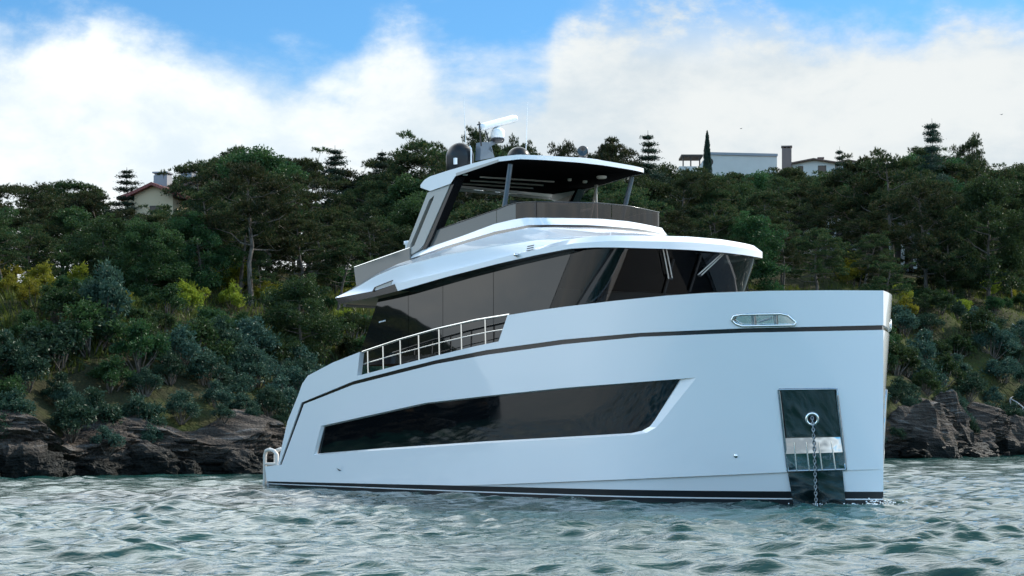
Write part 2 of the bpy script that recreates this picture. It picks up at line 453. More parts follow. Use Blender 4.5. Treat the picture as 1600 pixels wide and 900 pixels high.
# ---- hull form
def hull_fn(u, z):
    s = np.abs(u); sg = np.where(u < 0, -1.0, 1.0)
    t = np.clip(z / 4.35, 0, 1.1) ** 0.85
    dk = 2.95 * (1 - np.clip(1 - s / 5.0, 0, 1) ** 2.9) - 0.16 * np.clip((s - 8) / 12, 0, 2) ** 2
    wl = 2.82 * (1 - np.clip(1 - s / 6.6, 0, 1) ** 2.15) - 0.16 * np.clip((s - 8) / 12, 0, 2) ** 2
    return s + 0 * z, sg * (wl + (dk - wl) * t)
HULL = Surf(hull_fn, -0.01, 21.5)
def snap(P): P = np.array(P); P[P[:, 0] < 0.06, 0] = 0.0; return P
top_px = [(1380, 454), (1300, 453.5), (1200, 454.5), (1100, 458), (1040, 462), (960, 470), (880, 479.5), (830, 486.5), (793, 492.5),
          (779, 533.5), (740, 541.5), (680, 556), (623, 570.5), (558, 587.5), (562, 550), (520, 566.5), (481, 587), (472, 600), (466, 617), (449, 659), (434, 726)]
su_px = [(437, 726), (471, 629), (551, 596), (620, 578), (680, 563), (760, 547), (880, 530.5), (1000, 520), (1160, 513), (1380, 508)]
sl_px = [(1380, 515.5), (1160, 520), (1000, 526.5), (880, 538), (760, 554.5), (680, 569), (620, 584), (551, 601.5), (475, 631.5), (440, 726)]
a_bot = [(414, 729), (416.5, 752), (500, 754), (600, 756.3), (721, 758.7), (760, 757.5), (900, 752), (1000, 748), (1160, 741), (1227, 737.8), (1317, 735), (1380, 733)]
win_o = [(490, 711), (501.5, 665.5), (664, 629.5), (760, 618.5), (880, 606), (1088, 590), (1034, 658), (1025, 668), (1010, 676.5), (985, 680), (760, 692.5), (589, 704)]
win_i = [(492, 709), (503.5, 667), (664.5, 631.5), (760, 620.5), (880, 608.5), (1060, 593.5), (1020, 657), (1012, 667), (1000, 673.5), (984, 677), (760, 689.5), (589, 701)]
pk_o = [(1217, 609), (1307, 608), (1322, 737), (1231, 741)]
W_o, W_i = [], []
for k in range(len(win_o)):                                       # same number of points on both outlines
    a, b = win_o[k], win_o[(k + 1) % len(win_o)]; c, d = win_i[k], win_i[(k + 1) % len(win_i)]
    n = max(1, int(math.hypot(b[0] - a[0], b[1] - a[1]) / 16))
    for j in range(n):
        f = j / n
        W_o.append((a[0] + (b[0] - a[0]) * f, a[1] + (b[1] - a[1]) * f)); W_i.append((c[0] + (d[0] - c[0]) * f, c[1] + (d[1] - c[1]) * f))
W_o = np.array([HULL.un(*p) for p in W_o]); W_i = np.array([HULL.un(*p) for p in W_i])
TOP, SU, SLo, ABOT = snap(HULL.tr(top_px)), snap(HULL.tr(su_px)), snap(HULL.tr(sl_px)), snap(HULL.tr(a_bot, z=0.5))
PK = HULL.tr([pk_o[0], pk_o[1], (1321.6, 733.5), (1231.2, 736.2)], closed=True, z=1.0)
mb = MB()
panel(mb, HULL, np.concatenate([SLo, ABOT]), [W_o, PK], skirt=0.14)
bevel(mb, HULL, W_o, W_i, 0.07)
# under-water body: set in below the knuckle, painted bands
def zb(s, a): return np.interp(s, [0, 9, 19.8], a)
def knuckle(s):
    P = ABOT[ABOT[:, 0].argsort()]; return np.interp(s, P[:, 0], P[:, 1])
ss = np.concatenate([np.linspace(0, 6, 40), np.linspace(6.2, ABOT[:, 0].max(), 50)])
rows = []
kz = knuckle(ss); lip = np.interp(ss, [0, 1.5, 9.0, 11], [0.015, 0.05, 0.05, 0.012])
bt, wl1, wl0 = zb(ss, [.237, .19, .118]), zb(ss, [.092, .058, .046]), zb(ss, [.066, .03, .024])
def low_pt(z):
    a, b = HULL.P(ss, z); f = np.clip((kz - z), 0, 2)
    return L(ss, np.maximum(b - lip - 0.16 * f * np.clip(ss / 1.5, 0, 1), 0), z)
seq = [(kz + 0.03, 0), (bt, 0), (bt, 1), (wl1, 1), (wl1, 2), (wl0, 2), (wl0, 1), (0 * ss - 0.9, 1)]
for (z0, m0), (z1, m1) in zip(seq[:-1], seq[1:]):
    if m0 != m1: continue
    G = np.stack([low_pt(z0 + (z1 - z0) * f) for f in np.linspace(0, 1, 3)])
    mb.grid(G, {0: 0, 1: 1, 2: 0}[m0], outward=(-10, 0, 0.5)); mb.grid(mir(G), {0: 0, 1: 1, 2: 0}[m0], outward=(-10, 0, 0.5))
# transom and swim platform sides
ae = HULL.tr([(434, 726), (449, 659), (466, 617), (481, 587)]); A = HULL.pt(ae[:, 0], ae[:, 1])
mb.grid(np.stack([A + (mir(A) - A) * f for f in np.linspace(0, 1, 6)]), 0, outward=(-10, 0, 1))
pe = HULL.tr([(414, 729), (416.5, 752)], z=0.5)
pl = HULL.pt(pe[:, 0], pe[:, 1]); e0 = HULL.pt(*HULL.un(437, 727.5))
mb.add(np.array([pl[0], mir(pl[0]), mir(e0), e0]), [(0, 1, 2, 3)], np.array([[0, 0, 1.0]] * 4), 0)
mb.grid(np.stack([np.concatenate([pl, [pl[-1] * [1, 1, 0] - [0, 0, .9]]]), mir(np.concatenate([pl, [pl[-1] * [1, 1, 0] - [0, 0, .9]]]))]), 0, outward=(-10, 0, 0))
hull = mb.build('hull', [M['white'], M['boot']], yacht)
# ---- bulwark above the black sheer line
FL = HULL.tr([(1143.5, 500), (1147, 494), (1160, 491.5), (1220, 490.5), (1231, 493), (1243, 503.5), (1241, 508), (1160, 509.5), (1150, 506)], 8, closed=True)
mb = MB()
oB = np.concatenate([TOP, SU])
panel(mb, HULL, oB, [FL], skirt=0.14); oI = oB.copy(); oI[:, 0] = np.maximum(oI[:, 0], 0.35); panel(mb, HULL, oI, [FL], off=-0.14, inner=True, du=.5, dz=.5)
mb.build('bulwark', M['white'], yacht)
mb = MB()                                                         # black sheer stripe, set in
st = np.concatenate([SU, SLo]); panel(mb, HULL, st, off=-0.035)
mb.build('sheer_stripe', M['dark'], yacht)
mb = MB(); panel(mb, HULL, W_i, off=lambda u, z: -0.075 + 0.035 * (z - 1.7))
hw = build2(mb, 'hull_window', M['glass_low'], yacht)
mb = MB()
zk = np.interp(ss, *[SU[SU[:, 0].argsort()][:, i] for i in (0, 1)]) - 0.12
sd_ = ss[ss < 17.5]; zd = zk[ss < 17.5]; a_, b_2 = HULL.P(sd_, zd); Dk = L(sd_, np.maximum(b_2 - 0.12, 0), zd)
kd = int(np.argmin(np.abs(sd_ - 8.2)))
for q_, mi in ((Dk[:kd + 1], 1), (Dk[kd:], 0)): mb.grid(np.stack([q_ + (mir(q_) - q_) * f for f in np.linspace(0, 1, 5)]), mi, outward=(-9, 0, -20))
mb.build('deck', [M['teak'], M['foredeck']], yacht)
# ---- railing in the bulwark opening
rt = HULL.tr([(563, 550), (619, 531), (680, 513.7), (740, 500), (793, 491.5)], 20)
rb = HULL.tr([(558, 588), (623, 571), (680, 556.5), (740, 542), (780, 533.5)], 20)
def tofrac(arr, px_u):  return np.interp(px_u, arr[:, 0][::-1], arr[:, 1][::-1])
mb = MB(); q = HULL.pt(rt[:, 0], rt[:, 1], -0.07); mb.tube(q, 0.030, 8)
um = np.linspace(rt[0, 0] - .02, rt[-1, 0] + .12, 14); zt_, zb_ = tofrac(rt, um), tofrac(rb, um)
mb.tube(HULL.pt(um, 0.47 * zt_ + 0.53 * zb_, -0.07), 0.016, 6)
rail = mb.build('side_rail', M['steel'], yacht)
for px in (571, 595, 622, 651, 683, 718, 755.5):
    u0, z0 = HULL.un(px, 545); z1 = tofrac(rt, u0); z0 = tofrac(rb, u0)
    m2 = MB(); m2.tube([HULL.pt(u0, z0 - 0.02, -0.07), HULL.pt(u0, z1, -0.07)], 0.024, 8); m2.build('rail_post', M['steel'], rail)
mb = MB(); mb.tube(mir(q), 0.03, 8); mb.tube(mir(HULL.pt(um, 0.47 * zt_ + 0.53 * zb_, -0.07)), 0.016, 6)
for px in (571, 622, 683, 755.5):
    u0, z0 = HULL.un(px, 545); mb.tube(mir(np.array([HULL.pt(u0, tofrac(rb, u0), -0.07), HULL.pt(u0, tofrac(rt, u0), -0.07)])), 0.02, 6)
mb.build('side_rail', M['steel'], yacht)
# ---- chrome mooring fairlead
for sgn in (1, -1):
    X = (lambda P: P) if sgn == 1 else mir
    mb = MB(); R = HULL.pt(FL[:, 0], FL[:, 1], 0.012)
    mb.tube(X(np.concatenate([R, R[:2]])), 0.028, 8, caps=False)
    fl = mb.build('mooring_fairlead', M['steel'], yacht)
    mb = MB(); panel(mb, HULL, FL, off=-0.10, both=False)
    if sgn == -1: mb.v = [mir(v) for v in mb.v]; mb.n = [mir(n) for n in mb.n]; mb.f = [f[::-1] for f in mb.f]
    mb.build('back_plate', M['steel'], fl)
    mb = MB()
    for px in (1177, 1212):
        u0, z0 = HULL.un(px, 500); mb.tube(X(np.array([HULL.pt(u0, z0 - .12, -0.05), HULL.pt(u0, z0 + .12, -0.05)])), 0.045, 12)
    mb.tube(X(np.array([HULL.pt(*HULL.un(1186, 503), -0.06), HULL.pt(*HULL.un(1206, 497), -0.06)])), 0.02, 8)
    mb.build('roller', M['mirror'], fl)
# ---- anchor pocket, hawse pipe and chain
def uz(px, py, z=1.0): return HULL.un(px, py, z)
mb = MB()
fr = np.array([uz(*p) for p in dens(pk_o[:2] + [(1321.6, 733.5), (1231.2, 736.2)], 12, True)])
fi = np.array([uz(*p) for p in dens([(1223, 614), (1302, 613), (1316, 731), (1237, 733.5)], 12, True)])
mbf = MB(); R = HULL.pt(fr[:, 0], fr[:, 1], 0.006); mbf.tube(np.concatenate([R, R[:1]]), 0.03, 6, caps=False); mbf.tube(mir(np.concatenate([R, R[:1]])), 0.03, 6, caps=False)
pocket = build2(mbf, 'anchor_pocket', M['mirror'], yacht)
mb = MB(); panel(mb, HULL, HULL.tr([(1217, 609), (1307, 608), (1315.5, 684), (1225.5, 686)], 12, z=2.0, closed=True), off=-0.10)
build2(mb, 'upper_plate', M['dark_mirror'], pocket)
# lower part leans out to the hull face, with four vertical slots
a0, a1, c0, c1 = [uz(*p) for p in ((1226, 685), (1313, 683), (1230, 738), (1321, 735))]
def sheet(f, g, off):
    u = a0[0] + (a1[0] - a0[0]) * f; z = a0[1] + (a1[1] - a0[1]) * f; u2 = c0[0] + (c1[0] - c0[0]) * f; z2 = c0[1] + (c1[1] - c0[1]) * f
    return HULL.pt(u + (u2 - u) * g, z + (z2 - z) * g, off)
mb = MB(); ff = np.linspace(0, 1, 9)
gg = [(0.0, -0.10), (0.0, -0.015), (0.45, 0.035), (1.0, 0.0)]
for (g0, o0), (g1, o1) in zip(gg[:-1], gg[1:]):
    G = np.stack([np.stack([sheet(f, g0, o0) for f in ff]), np.stack([sheet(f, g1, o1) for f in ff])])
    mb.grid(G, 0, outward=(-4, 0, 1.5)); mb.grid(mir(G), 0, outward=(-4, 0, 1.5))
build2(mb, 'lower_plate', M['mirror'], pocket)
mb = MB()
for f in (0.18, 0.40, 0.62, 0.84):
    p = np.array([sheet(f + .0, g, 0.045 if g > .3 else 0.02) for g in (0.12, 0.45, 0.95)]); mb.tube(p, 0.018, 6); mb.tube(mir(p), 0.018, 6)
build2(mb, 'guide_bar', M['steel'], pocket)
# dark apron down to the water below the knuckle
mb = MB()
for i in range(2):
    c2 = [uz(1231, 739.0, .6), uz(1316.5, 735.5, .6), uz(1322.5, 787, 0), uz(1241, 791, 0)]
G = np.stack([np.stack([HULL.pt(c2[0][0] + (c2[1][0] - c2[0][0]) * f + ((c2[3][0] + (c2[2][0] - c2[3][0]) * f) - (c2[0][0] + (c2[1][0] - c2[0][0]) * f)) * g,
     (c2[0][1] + (c2[1][1] - c2[0][1]) * f) * (1 - g) + g * -0.5, 0.004) for f in np.linspace(0, 1, 8)]) for g in np.linspace(0, 1, 6)])
for X in (lambda p: p, mir): mb.grid(X(G), 0, outward=(-4, 0, 0.3))
build2(mb, 'chafe_apron', M['dark_mirror'], pocket)
hp = HULL.pt(*uz(1269, 655), -0.085); hn = HULL.nrm(*uz(1269, 655)); 
mb = MB(); hr = [(0.115 + .035 * math.cos(t), .03 + .035 * math.sin(t)) for t in np.linspace(-math.pi, math.pi, 13)]
mb.lathe(hp, hr, 24, axis=hn); hz = mb.build('hawse_pipe', M['steel'], yacht)
mb = MB(); mb.lathe(hp + hn * 0.004, [(0.112, 0.0), (0.06, -0.005), (0.0, -0.006)], 20, axis=hn); mb.build('bore', M['rubber'], hz)
pts = np.array([hp + hn * 0.05 + np.array([0, 0, .02]), HULL.pt(*uz(1271, 672), 0.10), HULL.pt(*uz(1273.5, 720), 0.15), HULL.pt(*uz(1277, 785, .2), 0.22), HULL.pt(*uz(1278, 785, .2), 0.24) - [0, 0, .5]])
seglen = np.concatenate([[0], np.cumsum(np.linalg.norm(np.diff(pts, axis=0), axis=1))])
mb = MB(); d = 0.0; k = 0
while d < seglen[-1]:
    c = np.array([np.interp(d, seglen, pts[:, i]) for i in range(3)]); c2_ = np.array([np.interp(d + .01, seglen, pts[:, i]) for i in range(3)])
    t = (c2_ - c); t = t / max(np.linalg.norm(t), 1e-9) if np.linalg.norm(t) > 1e-6 else np.array([0, 0, -1.0])
    sdv = np.cross(t, hn); sdv /= np.linalg.norm(sdv); nrm_ = np.cross(sdv, t)
    w_ = sdv if k % 2 == 0 else nrm_
    lk = [c + t * (0.047 * math.cos(a) + 0.0) + w_ * 0.026 * math.sin(a) for a in np.linspace(0, 2 * math.pi, 11)]
    mb.tube(lk, 0.0105, 5, caps=False); d += 0.066; k += 1
mb.build('anchor_chain', M['chain'], yacht)
# ---- small hull fittings
mb = MB(); c = uz(1149.5, 712.5); mb.lathe(HULL.pt(*c), [(0.0, .02), (0.03, .02), (0.045, 0.0)], 14, axis=HULL.nrm(*c)); mb.lathe(mir(HULL.pt(*c)), [(0.0, .02), (0.03, .02), (0.045, 0.0)], 14, axis=mir(HULL.nrm(*c)))
build2(mb, 'drain_fitting', M['steel'], yacht)
SC = HULL.tr([(530.5, 719), (536, 728), (533.5, 735), (530, 736), (524.5, 730)], 20, closed=True, z=.5)
mb = MB(); tip = HULL.pt(*uz(530.5, 731, .5), 0.10); R = HULL.pt(SC[:, 0], SC[:, 1], 0.003)
for X in (lambda p: p, mir):
    for i in range(len(R)):
        mb.add(X(np.array([R[i], R[(i + 1) % len(R)], tip])), [(0, 1, 2)], X(np.array([HULL.nrm(*SC[i])] * 3)), 1 if R[i][2] + R[(i + 1) % len(R)][2] < 2 * tip[2] - .1 else 0)
build2(mb, 'scupper_cowl', [M['white'], M['rubber']], yacht)
pc = HULL.un(1394, 494)
mb = MB()                                                         # bow light on the port bulwark
pn = mir(HULL.nrm(0.8, 3.75)); p0 = mir(HULL.pt(0.8, 3.75)); mb.lathe(p0, [(0.0, .035), (0.04, .03), (0.06, .015), (0.065, 0.0)], 16, axis=pn)
mb.build('bow_light', M['radome'], yacht)
# ---- boarding ladder on the platform's corner
mb = MB(); lp = lambda px, py, off: HULL.pt(*HULL.un(px, py, .8), off)
for off in (-0.06, -0.40):
    path = [lp(410.5, 757, off) + [-.06, 0, -.2], lp(411, 750, off), lp(411, 712, off), lp(413, 704.5, off), lp(419, 702.5, off), lp(425, 704.5, off), lp(430, 711, off), lp(430, 727, off)]
    mb.tube(path, 0.055, 8)
mb.tube([lp(411, 725, -.06), lp(430, 725, -.06)], 0.04, 8); mb.tube([lp(411, 735, -.06), lp(411, 735, -.40)], 0.025, 6); mb.tube([lp(411, 745, -.06), lp(411, 745, -.40)], 0.025, 6)
mb.build('boarding_ladder', M['slat'], yacht)

# ---- deckhouse
HOUSE = plan([(5.50, 0), (5.53, 1.0), (5.64, 1.75), (5.92, 2.18), (6.6, 2.36), (8.0, 2.38), (12, 2.35), (17.5, 2.30)], rake=0.48, zref=5.6)
ua, _ = HOUSE.un(580, 500, 4.2); u_seam, _ = HOUSE.un(885, 420, 5.0)
def zarr(sf, px, step=14, z=5.0):
    a = sf.tr(px, step, z); a = a[a[:, 0].argsort()]
    return a
glass_top = [(600, 464), (700, 438), (780, 417.5), (840, 404), (893, 393.5), (930, 389), (960, 388), (1040, 390), (1100, 392.5), (1150, 396)]
gt = zarr(HOUSE, glass_top); gz = lambda u: np.interp(u, gt[:, 0], gt[:, 1])
ZB = 3.45
def pane(u0t, u0b, u1t, u1b, m, name, both=True, side=1):
    """glass between two slanting seams given as u at top and at bottom"""
    k = 14
    top = [(u0t + (u1t - u0t) * f, float(gz(abs(u0t + (u1t - u0t) * f)))) for f in np.linspace(0, 1, k)]
    bot = [(u1b + (u0b - u1b) * f, ZB) for f in np.linspace(0, 1, k)]
    mb = MB(); panel(mb, HOUSE, top + bot, both=False, skirt=0.02)
    if side == -1: mb.v = [mir(v) for v in mb.v]; mb.n = [mir(np.asarray(n)) for n in mb.n]; mb.f = [f[::-1] for f in mb.f]; mb.n = flipn(mb)
    return mb.build(name, m, yacht)
def flipn(mb):
    out, i = [], 0
    for f in mb.f:
        out += mb.n[i:i + len(f)][::-1]; i += len(f)
    return out
seam = []                                                         # (u at top, u at bottom) along the starboard side
def su(pt, pb):
    (u0, z0), (u1, z1) = HOUSE.un(*pt, 5.4), HOUSE.un(*pb, 4.3)
    ub = u0 + (u1 - u0) * (ZB - z0) / (z1 - z0); ut = u0 + (u1 - u0) * (float(gz(u0)) - z0) / (z1 - z0)
    return ut, ub
S_aft = su((590, 470), (562, 553)); S1 = su((638, 458), (638, 510)); S2 = su((692, 444), (692, 510)); S3 = su((771, 421), (771, 490)); S4 = su((893, 394.5), (868, 458))
g = 0.008
for a, b in ((S_aft, S1), (S1, S2), (S2, S3), (S3, S4)):
    for sd2 in (1, -1): pane(b[0] + g, b[1] + g, a[0] - g, a[1] - g, M['glass'], 'side_window', side=sd2)
S5 = su((958, 387), (905, 467)); S5b = su((963, 387), (915, 467))
uf = HOUSE.un(1151, 395, 5.4)[0]
print('windshield mullion u', S5, S5b, 'port', uf)
for sd2 in (1, -1): pane(S5[0] + .03, S5[1] + .03, S4[0] - g, S4[1] - g, M['windshield'], 'corner_window', side=sd2)
pane(-S5b[0] + .02, -S5b[1] + .02, S5b[0] - .02, S5b[1] - .02, M['windshield'], 'windshield')
# backing wall behind the side glass, sills, ceiling edge and mullions
mb = MB(); us_ = np.linspace(S4[1] - .1, S_aft[1] - .05, 30)
def backrow(z, f): 
    e = S_aft[1] + (S_aft[0] - S_aft[1]) * f; u = np.linspace(S4[1] + (S4[0] - S4[1]) * f - .05, e - .02, 30); return HOUSE.pt(u, np.full_like(u, z), -0.035)
ut_ = np.linspace(S4[0] - .05, S_aft[0] - .02, 30); backtop = HOUSE.pt(ut_, gz(ut_) + .05, -0.035)
G = np.stack([backrow(ZB - .2, 0), backtop]); mb.grid(G, 0, outward=(-12, 0, 4.5)); mb.grid(mir(G), 0, outward=(-12, 0, 4.5))
uu = np.linspace(-S4[1], S4[1], 60); G = np.stack([HOUSE.pt(uu, uu * 0 + ZB - .4, -.01), HOUSE.pt(uu, uu * 0 + ZB + .5, -.03)]); mb.grid(G, 0, outward=(-12, 0, 4.5))
A = backrow(ZB - .2, 0)[-1]; B = backtop[-1]; mb.add(np.array([A, mir(A), mir(B), B]), [(0, 1, 2, 3)], None, 0)
mb.build('deckhouse_wall', M['dark'], yacht)
for sgn in (1, -1):
    mb = MB()
    for X, wdt in ((S5, .06),):
        a = HOUSE.pt(sgn * (X[0]), float(gz(X[0])) + .03, -0.03); b = HOUSE.pt(sgn * X[1], ZB, -0.03); a2 = HOUSE.pt(sgn * (S5b[0] - .05), float(gz(S5b[0])) + .03, -0.03); b2 = HOUSE.pt(sgn * (S5b[1] - .12), ZB, -0.03)
        d_ = np.array([-.10, 0, 0]); mb.prism([a, b, b2, a2], d_, 0)
    mb.build('windshield_pillar', M['dark'], yacht)
# ---- cabin seen through the windshield
mb = MB()
ud = np.linspace(-2.6, 2.6, 30)
hgt = 4.38 + 0.36 * np.clip(1 - (np.abs(ud) / 2.2) ** 4, 0, 1)
row = lambda off, z: np.stack([HOUSE.pt(u_, 3.9, off) * [1, 1, 0] + [0, 0, zz] for u_, zz in zip(ud, z)])
G = np.stack([row(-.12, 0 * ud + 4.0), row(-.35, 0 * ud + 4.30), row(-.55, hgt - .04), row(-.75, hgt), row(-1.05, hgt - .05), row(-1.1, 0 * ud + 3.5)])
mb.grid(G, 0, outward=(-9, 0, 3.2)); mb.build('dashboard', M['beige'], yacht)
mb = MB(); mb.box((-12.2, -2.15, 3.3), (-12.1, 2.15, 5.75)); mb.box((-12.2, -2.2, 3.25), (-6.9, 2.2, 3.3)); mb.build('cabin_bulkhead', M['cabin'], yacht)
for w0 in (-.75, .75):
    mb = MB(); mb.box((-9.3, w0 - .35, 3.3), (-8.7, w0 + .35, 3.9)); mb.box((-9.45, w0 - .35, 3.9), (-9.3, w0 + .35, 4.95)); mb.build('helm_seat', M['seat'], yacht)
# ---- windshield wipers
for piv, elb, bl in ((((1031, 383), (1036, 382.5)), ((1041, 433), (1046.5, 433)), ((1051, 404), (1036, 459))), (((1126, 390), (1131, 388.5)), ((1086.5, 427), (1090.5, 428.5)), ((1093.5, 398), (1076, 454)))):
    mb = MB()
    for a, b in zip(piv, elb): mb.tube([HOUSE.pt(*HOUSE.un(*a, 5.5), .12), HOUSE.pt(*HOUSE.un(*b, 4.9), .10)], 0.016, 6)
    wp = mb.build('windshield_wiper', M['slat'], yacht)
    mb = MB(); mb.tube([HOUSE.pt(*HOUSE.un(*bl[0], 5.2), .05), HOUSE.pt(*HOUSE.un(*bl[1], 4.6), .05)], 0.022, 6)
    mb.tube([HOUSE.pt(*HOUSE.un(*elb[0], 5.2), .10), HOUSE.pt(*HOUSE.un(*elb[1], 5.2), .10)], 0.03, 8)
    mb.build('wiper_blade', M['rubber'], wp)
    mb = MB()
    for a in piv: p_ = HOUSE.pt(*HOUSE.un(*a, 5.5), .08); mb.lathe(p_, [(0.0, .10), (.035, .10), (.035, -.05)], 10, axis=HOUSE.nrm(*HOUSE.un(*a, 5.5)))
    mb.build('wiper_motor', M['rubber'], wp)
# small lettering beside the aft door: short pale marks
mb = MB()
for i, x in enumerate((592.3, 594.4, 596.5, 598.6, 600.8)):
    y = 504.6 - (x - 592) * .26
    o = HOUSE.tr([(x, y), (x + 1.4, y - .35), (x + 1.6, y - 2.6), (x + .2, y - 2.2)], 5, 4.2, True); panel(mb, HOUSE, o, off=.006, both=False)
mb.build('builder_lettering', M['radome'], yacht)

# ---- roof brow and flybridge coaming: strips between feature lines
def scaled(front, corner, side, aft):
    f, (cs_, cw) = front, corner
    return plan([(f, 0), (f + .04, cw * .45), (f + .22, cw * .80), (cs_, cw), (cs_ + .8, cw + (side - cw) * .75), (cs_ + 2.2, side), (13, side), (aft, side - .02)])
P1 = scaled(5.22, (5.72, 2.2), 2.70, 18.6); P2 = scaled(5.22, (5.72, 2.2), 2.70, 18.6); P3 = scaled(6.2, (6.8, 2.1), 2.52, 18.5)
P4 = scaled(8.27, (8.72, 1.97), 2.17, 18.4); P5 = scaled(8.34, (8.79, 1.93), 2.12, 18.4); P6 = scaled(8.55, (8.97, 1.93), 2.04, 18.3)
tipx = 523.5
px1 = [(tipx + 7, 475), (584, 464), (613, 457), (700, 432), (780, 411.5), (840, 398), (890, 388.5), (930, 386.5), (960, 386.5), (1040, 388.8), (1100, 391.5), (1165, 396), (1184, 397.5)]
px2 = [(tipx, 466), (584, 454.5), (616, 444), (730, 416.5), (800, 398), (850, 387.5), (900, 380), (959, 376.3), (1040, 377.5), (1100, 379), (1179, 384), (1186, 386)]
px3 = [(tipx + 1, 464.5), (560, 449), (588, 433), (621.6, 419), (696, 400), (772, 385.7), (836, 375.7), (900, 369.5), (960, 369), (1050, 371.5), (1120, 375.5)]
px4 = [(tipx + 3, 464), (560, 445), (588, 428), (622.7, 412), (696, 389), (772.5, 367), (825.6, 355.8), (870, 354.6), (917, 355), (1000, 359), (1044, 363.5)]
px5 = [(tipx + 4, 464), (560, 444.7), (588, 427.6), (622, 411), (696, 385), (772.5, 362), (825.6, 351.6), (870, 351), (917, 351.6), (1000, 355.5), (1043, 361)]
px6 = [(tipx + 5, 464), (560, 444.5), (588, 427.4), (622, 410), (630, 405), (666, 388), (721.5, 369), (772.5, 350), (802, 343), (821, 340.2), (879, 340.6), (972, 342.5), (1010, 347.5), (1030, 351.5)]
curves = []
for sf, px in ((P1, px1), (P2, px2), (P3, px3), (P4, px4), (P5, px5), (P6, px6)):
    a = zarr(sf, px, 12, 6.0); a = a[a[:, 0] > 0.35]                 # the nose is level across the centreline
    curves.append((sf, a))
tt = np.linspace(0, 1, 90)
def curve3(k):
    sf, a = curves[k]; ue = a[-1, 0]
    c = np.interp(tt, [0, .30, 1], [0, 3.2 / 1.0, ue]) if False else tt * ue
    return sf, c, np.interp(c, a[:, 0], a[:, 1])
# share one station list: station = metres aft measured on the outer plan
def rows3():
    out = []
    for k in range(6):
        sf, a = curves[k]; ue = a[-1, 0]
        s_nose = float(sf.P(0.0, 6.0)[0])
        # stations keep pace from the aft tip: same s values on the sides, evenly spread round the nose
        un_ = np.linspace(0, 3.6 - 0.12 * k, 40); ur = np.linspace(un_[-1], ue, 71)[1:]
        u = np.concatenate([un_, ur]); out.append(sf.pt(u, np.interp(u, a[:, 0], a[:, 1])))
    return out
R6 = rows3()
def full(R): return np.concatenate([mir(R[1:])[::-1], R])
FR = [full(r) for r in R6]
inn = [r.copy() for r in FR]
mb = MB()
cidx = np.array([np.argmin(np.abs(np.array([0]))) ])
kaft = int(np.argmin(np.abs(CX + F * (W2(-R6[1][:, 0], -R6[1][:, 1])[0]) / (W2(-R6[1][:, 0], -R6[1][:, 1])[1]) - 616)))   # fascia turns black aft of here
n6 = len(R6[0])
lo, hi = n6 - 1 - kaft, n6 - 1 + kaft
mb.grid(np.stack([FR[0][lo:hi + 1], FR[1][lo:hi + 1]]), 0, outward=(-11, 0, 5.9))
mb.grid(np.stack([FR[0][:lo + 1], FR[1][:lo + 1]]), 1, outward=(-11, 0, 5.9)); mb.grid(np.stack([FR[0][hi:], FR[1][hi:]]), 1, outward=(-11, 0, 5.9))
def soft(a, b, k=6, bulge=0.0):
    return np.stack([a + (b - a) * f + np.array([0, 0, bulge]) * math.sin(math.pi * f) for f in np.linspace(0, 1, k)])
lip_ = FR[2] + np.array([0, 0, .035]) * np.clip((17.3 + FR[2][:, :1]) / 2, 0, 1) * np.clip((-FR[2][:, :1] - 7.0) / 2.0, 0, 1)      # low moulded step along the roof
fz_ = np.clip((9.5 + FR[1][:, :1]) / 3.0, 0, 1); toe_ = FR[1] * np.array([1, .95, 1]) + np.concatenate([-.16 * fz_, 0 * fz_, .13 * fz_ + .015], 1)   # blunt chamfered front edge
mb.grid(np.stack([FR[1], toe_]), 0, outward=(-11, 0, 5)); mb.grid(soft(toe_, FR[2], 6, 0), 0, outward=(-11, 0, 3)); mb.grid(np.stack([FR[2], lip_]), 0, outward=(-11, 0, 5.5)); mb.grid(soft(lip_, FR[3], 8, 0), 0, outward=(-11, 0, 3))
mb.grid(np.stack([FR[3], FR[4]]), 1, outward=(-11, 0, 5)); mb.grid(soft(FR[4], FR[5], 3), 0, outward=(-11, 0, 5.5))
IN = FR[5] * [1, .86, 1] + np.array([-.2, 0, 0]); IN2 = IN - np.array([0, 0, .25])
mb.grid(np.stack([FR[5], IN]), 0, outward=(-11, 0, -20)); mb.grid(np.stack([IN, IN2]), 2, flip=False)
cl = IN2 * [1, 0, 1]; mb.grid(np.stack([IN2, cl]), 2, outward=(-11, 0, -20))
brow = mb.build('roof_brow', [M['white'], M['dark'], M['cabin']], yacht)
# soffit: dark ahead, teak over the cockpit
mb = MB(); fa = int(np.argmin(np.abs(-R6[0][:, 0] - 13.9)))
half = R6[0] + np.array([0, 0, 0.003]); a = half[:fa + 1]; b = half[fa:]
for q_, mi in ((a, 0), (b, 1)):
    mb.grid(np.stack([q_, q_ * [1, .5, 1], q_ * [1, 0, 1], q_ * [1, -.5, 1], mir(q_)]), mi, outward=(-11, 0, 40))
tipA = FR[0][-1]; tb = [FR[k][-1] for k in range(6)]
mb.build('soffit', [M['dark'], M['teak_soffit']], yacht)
mb = MB()
for k in range(5):
    mb.add(np.array([FR[k][-1], FR[k + 1][-1], FR[k + 1][0], FR[k][0]]), [(0, 1, 2, 3)], np.array([[-1.0, 0, .2]] * 4), 1 if k == 0 else 0)
mb.build('aft_fascia', [M['white'], M['dark']], yacht)
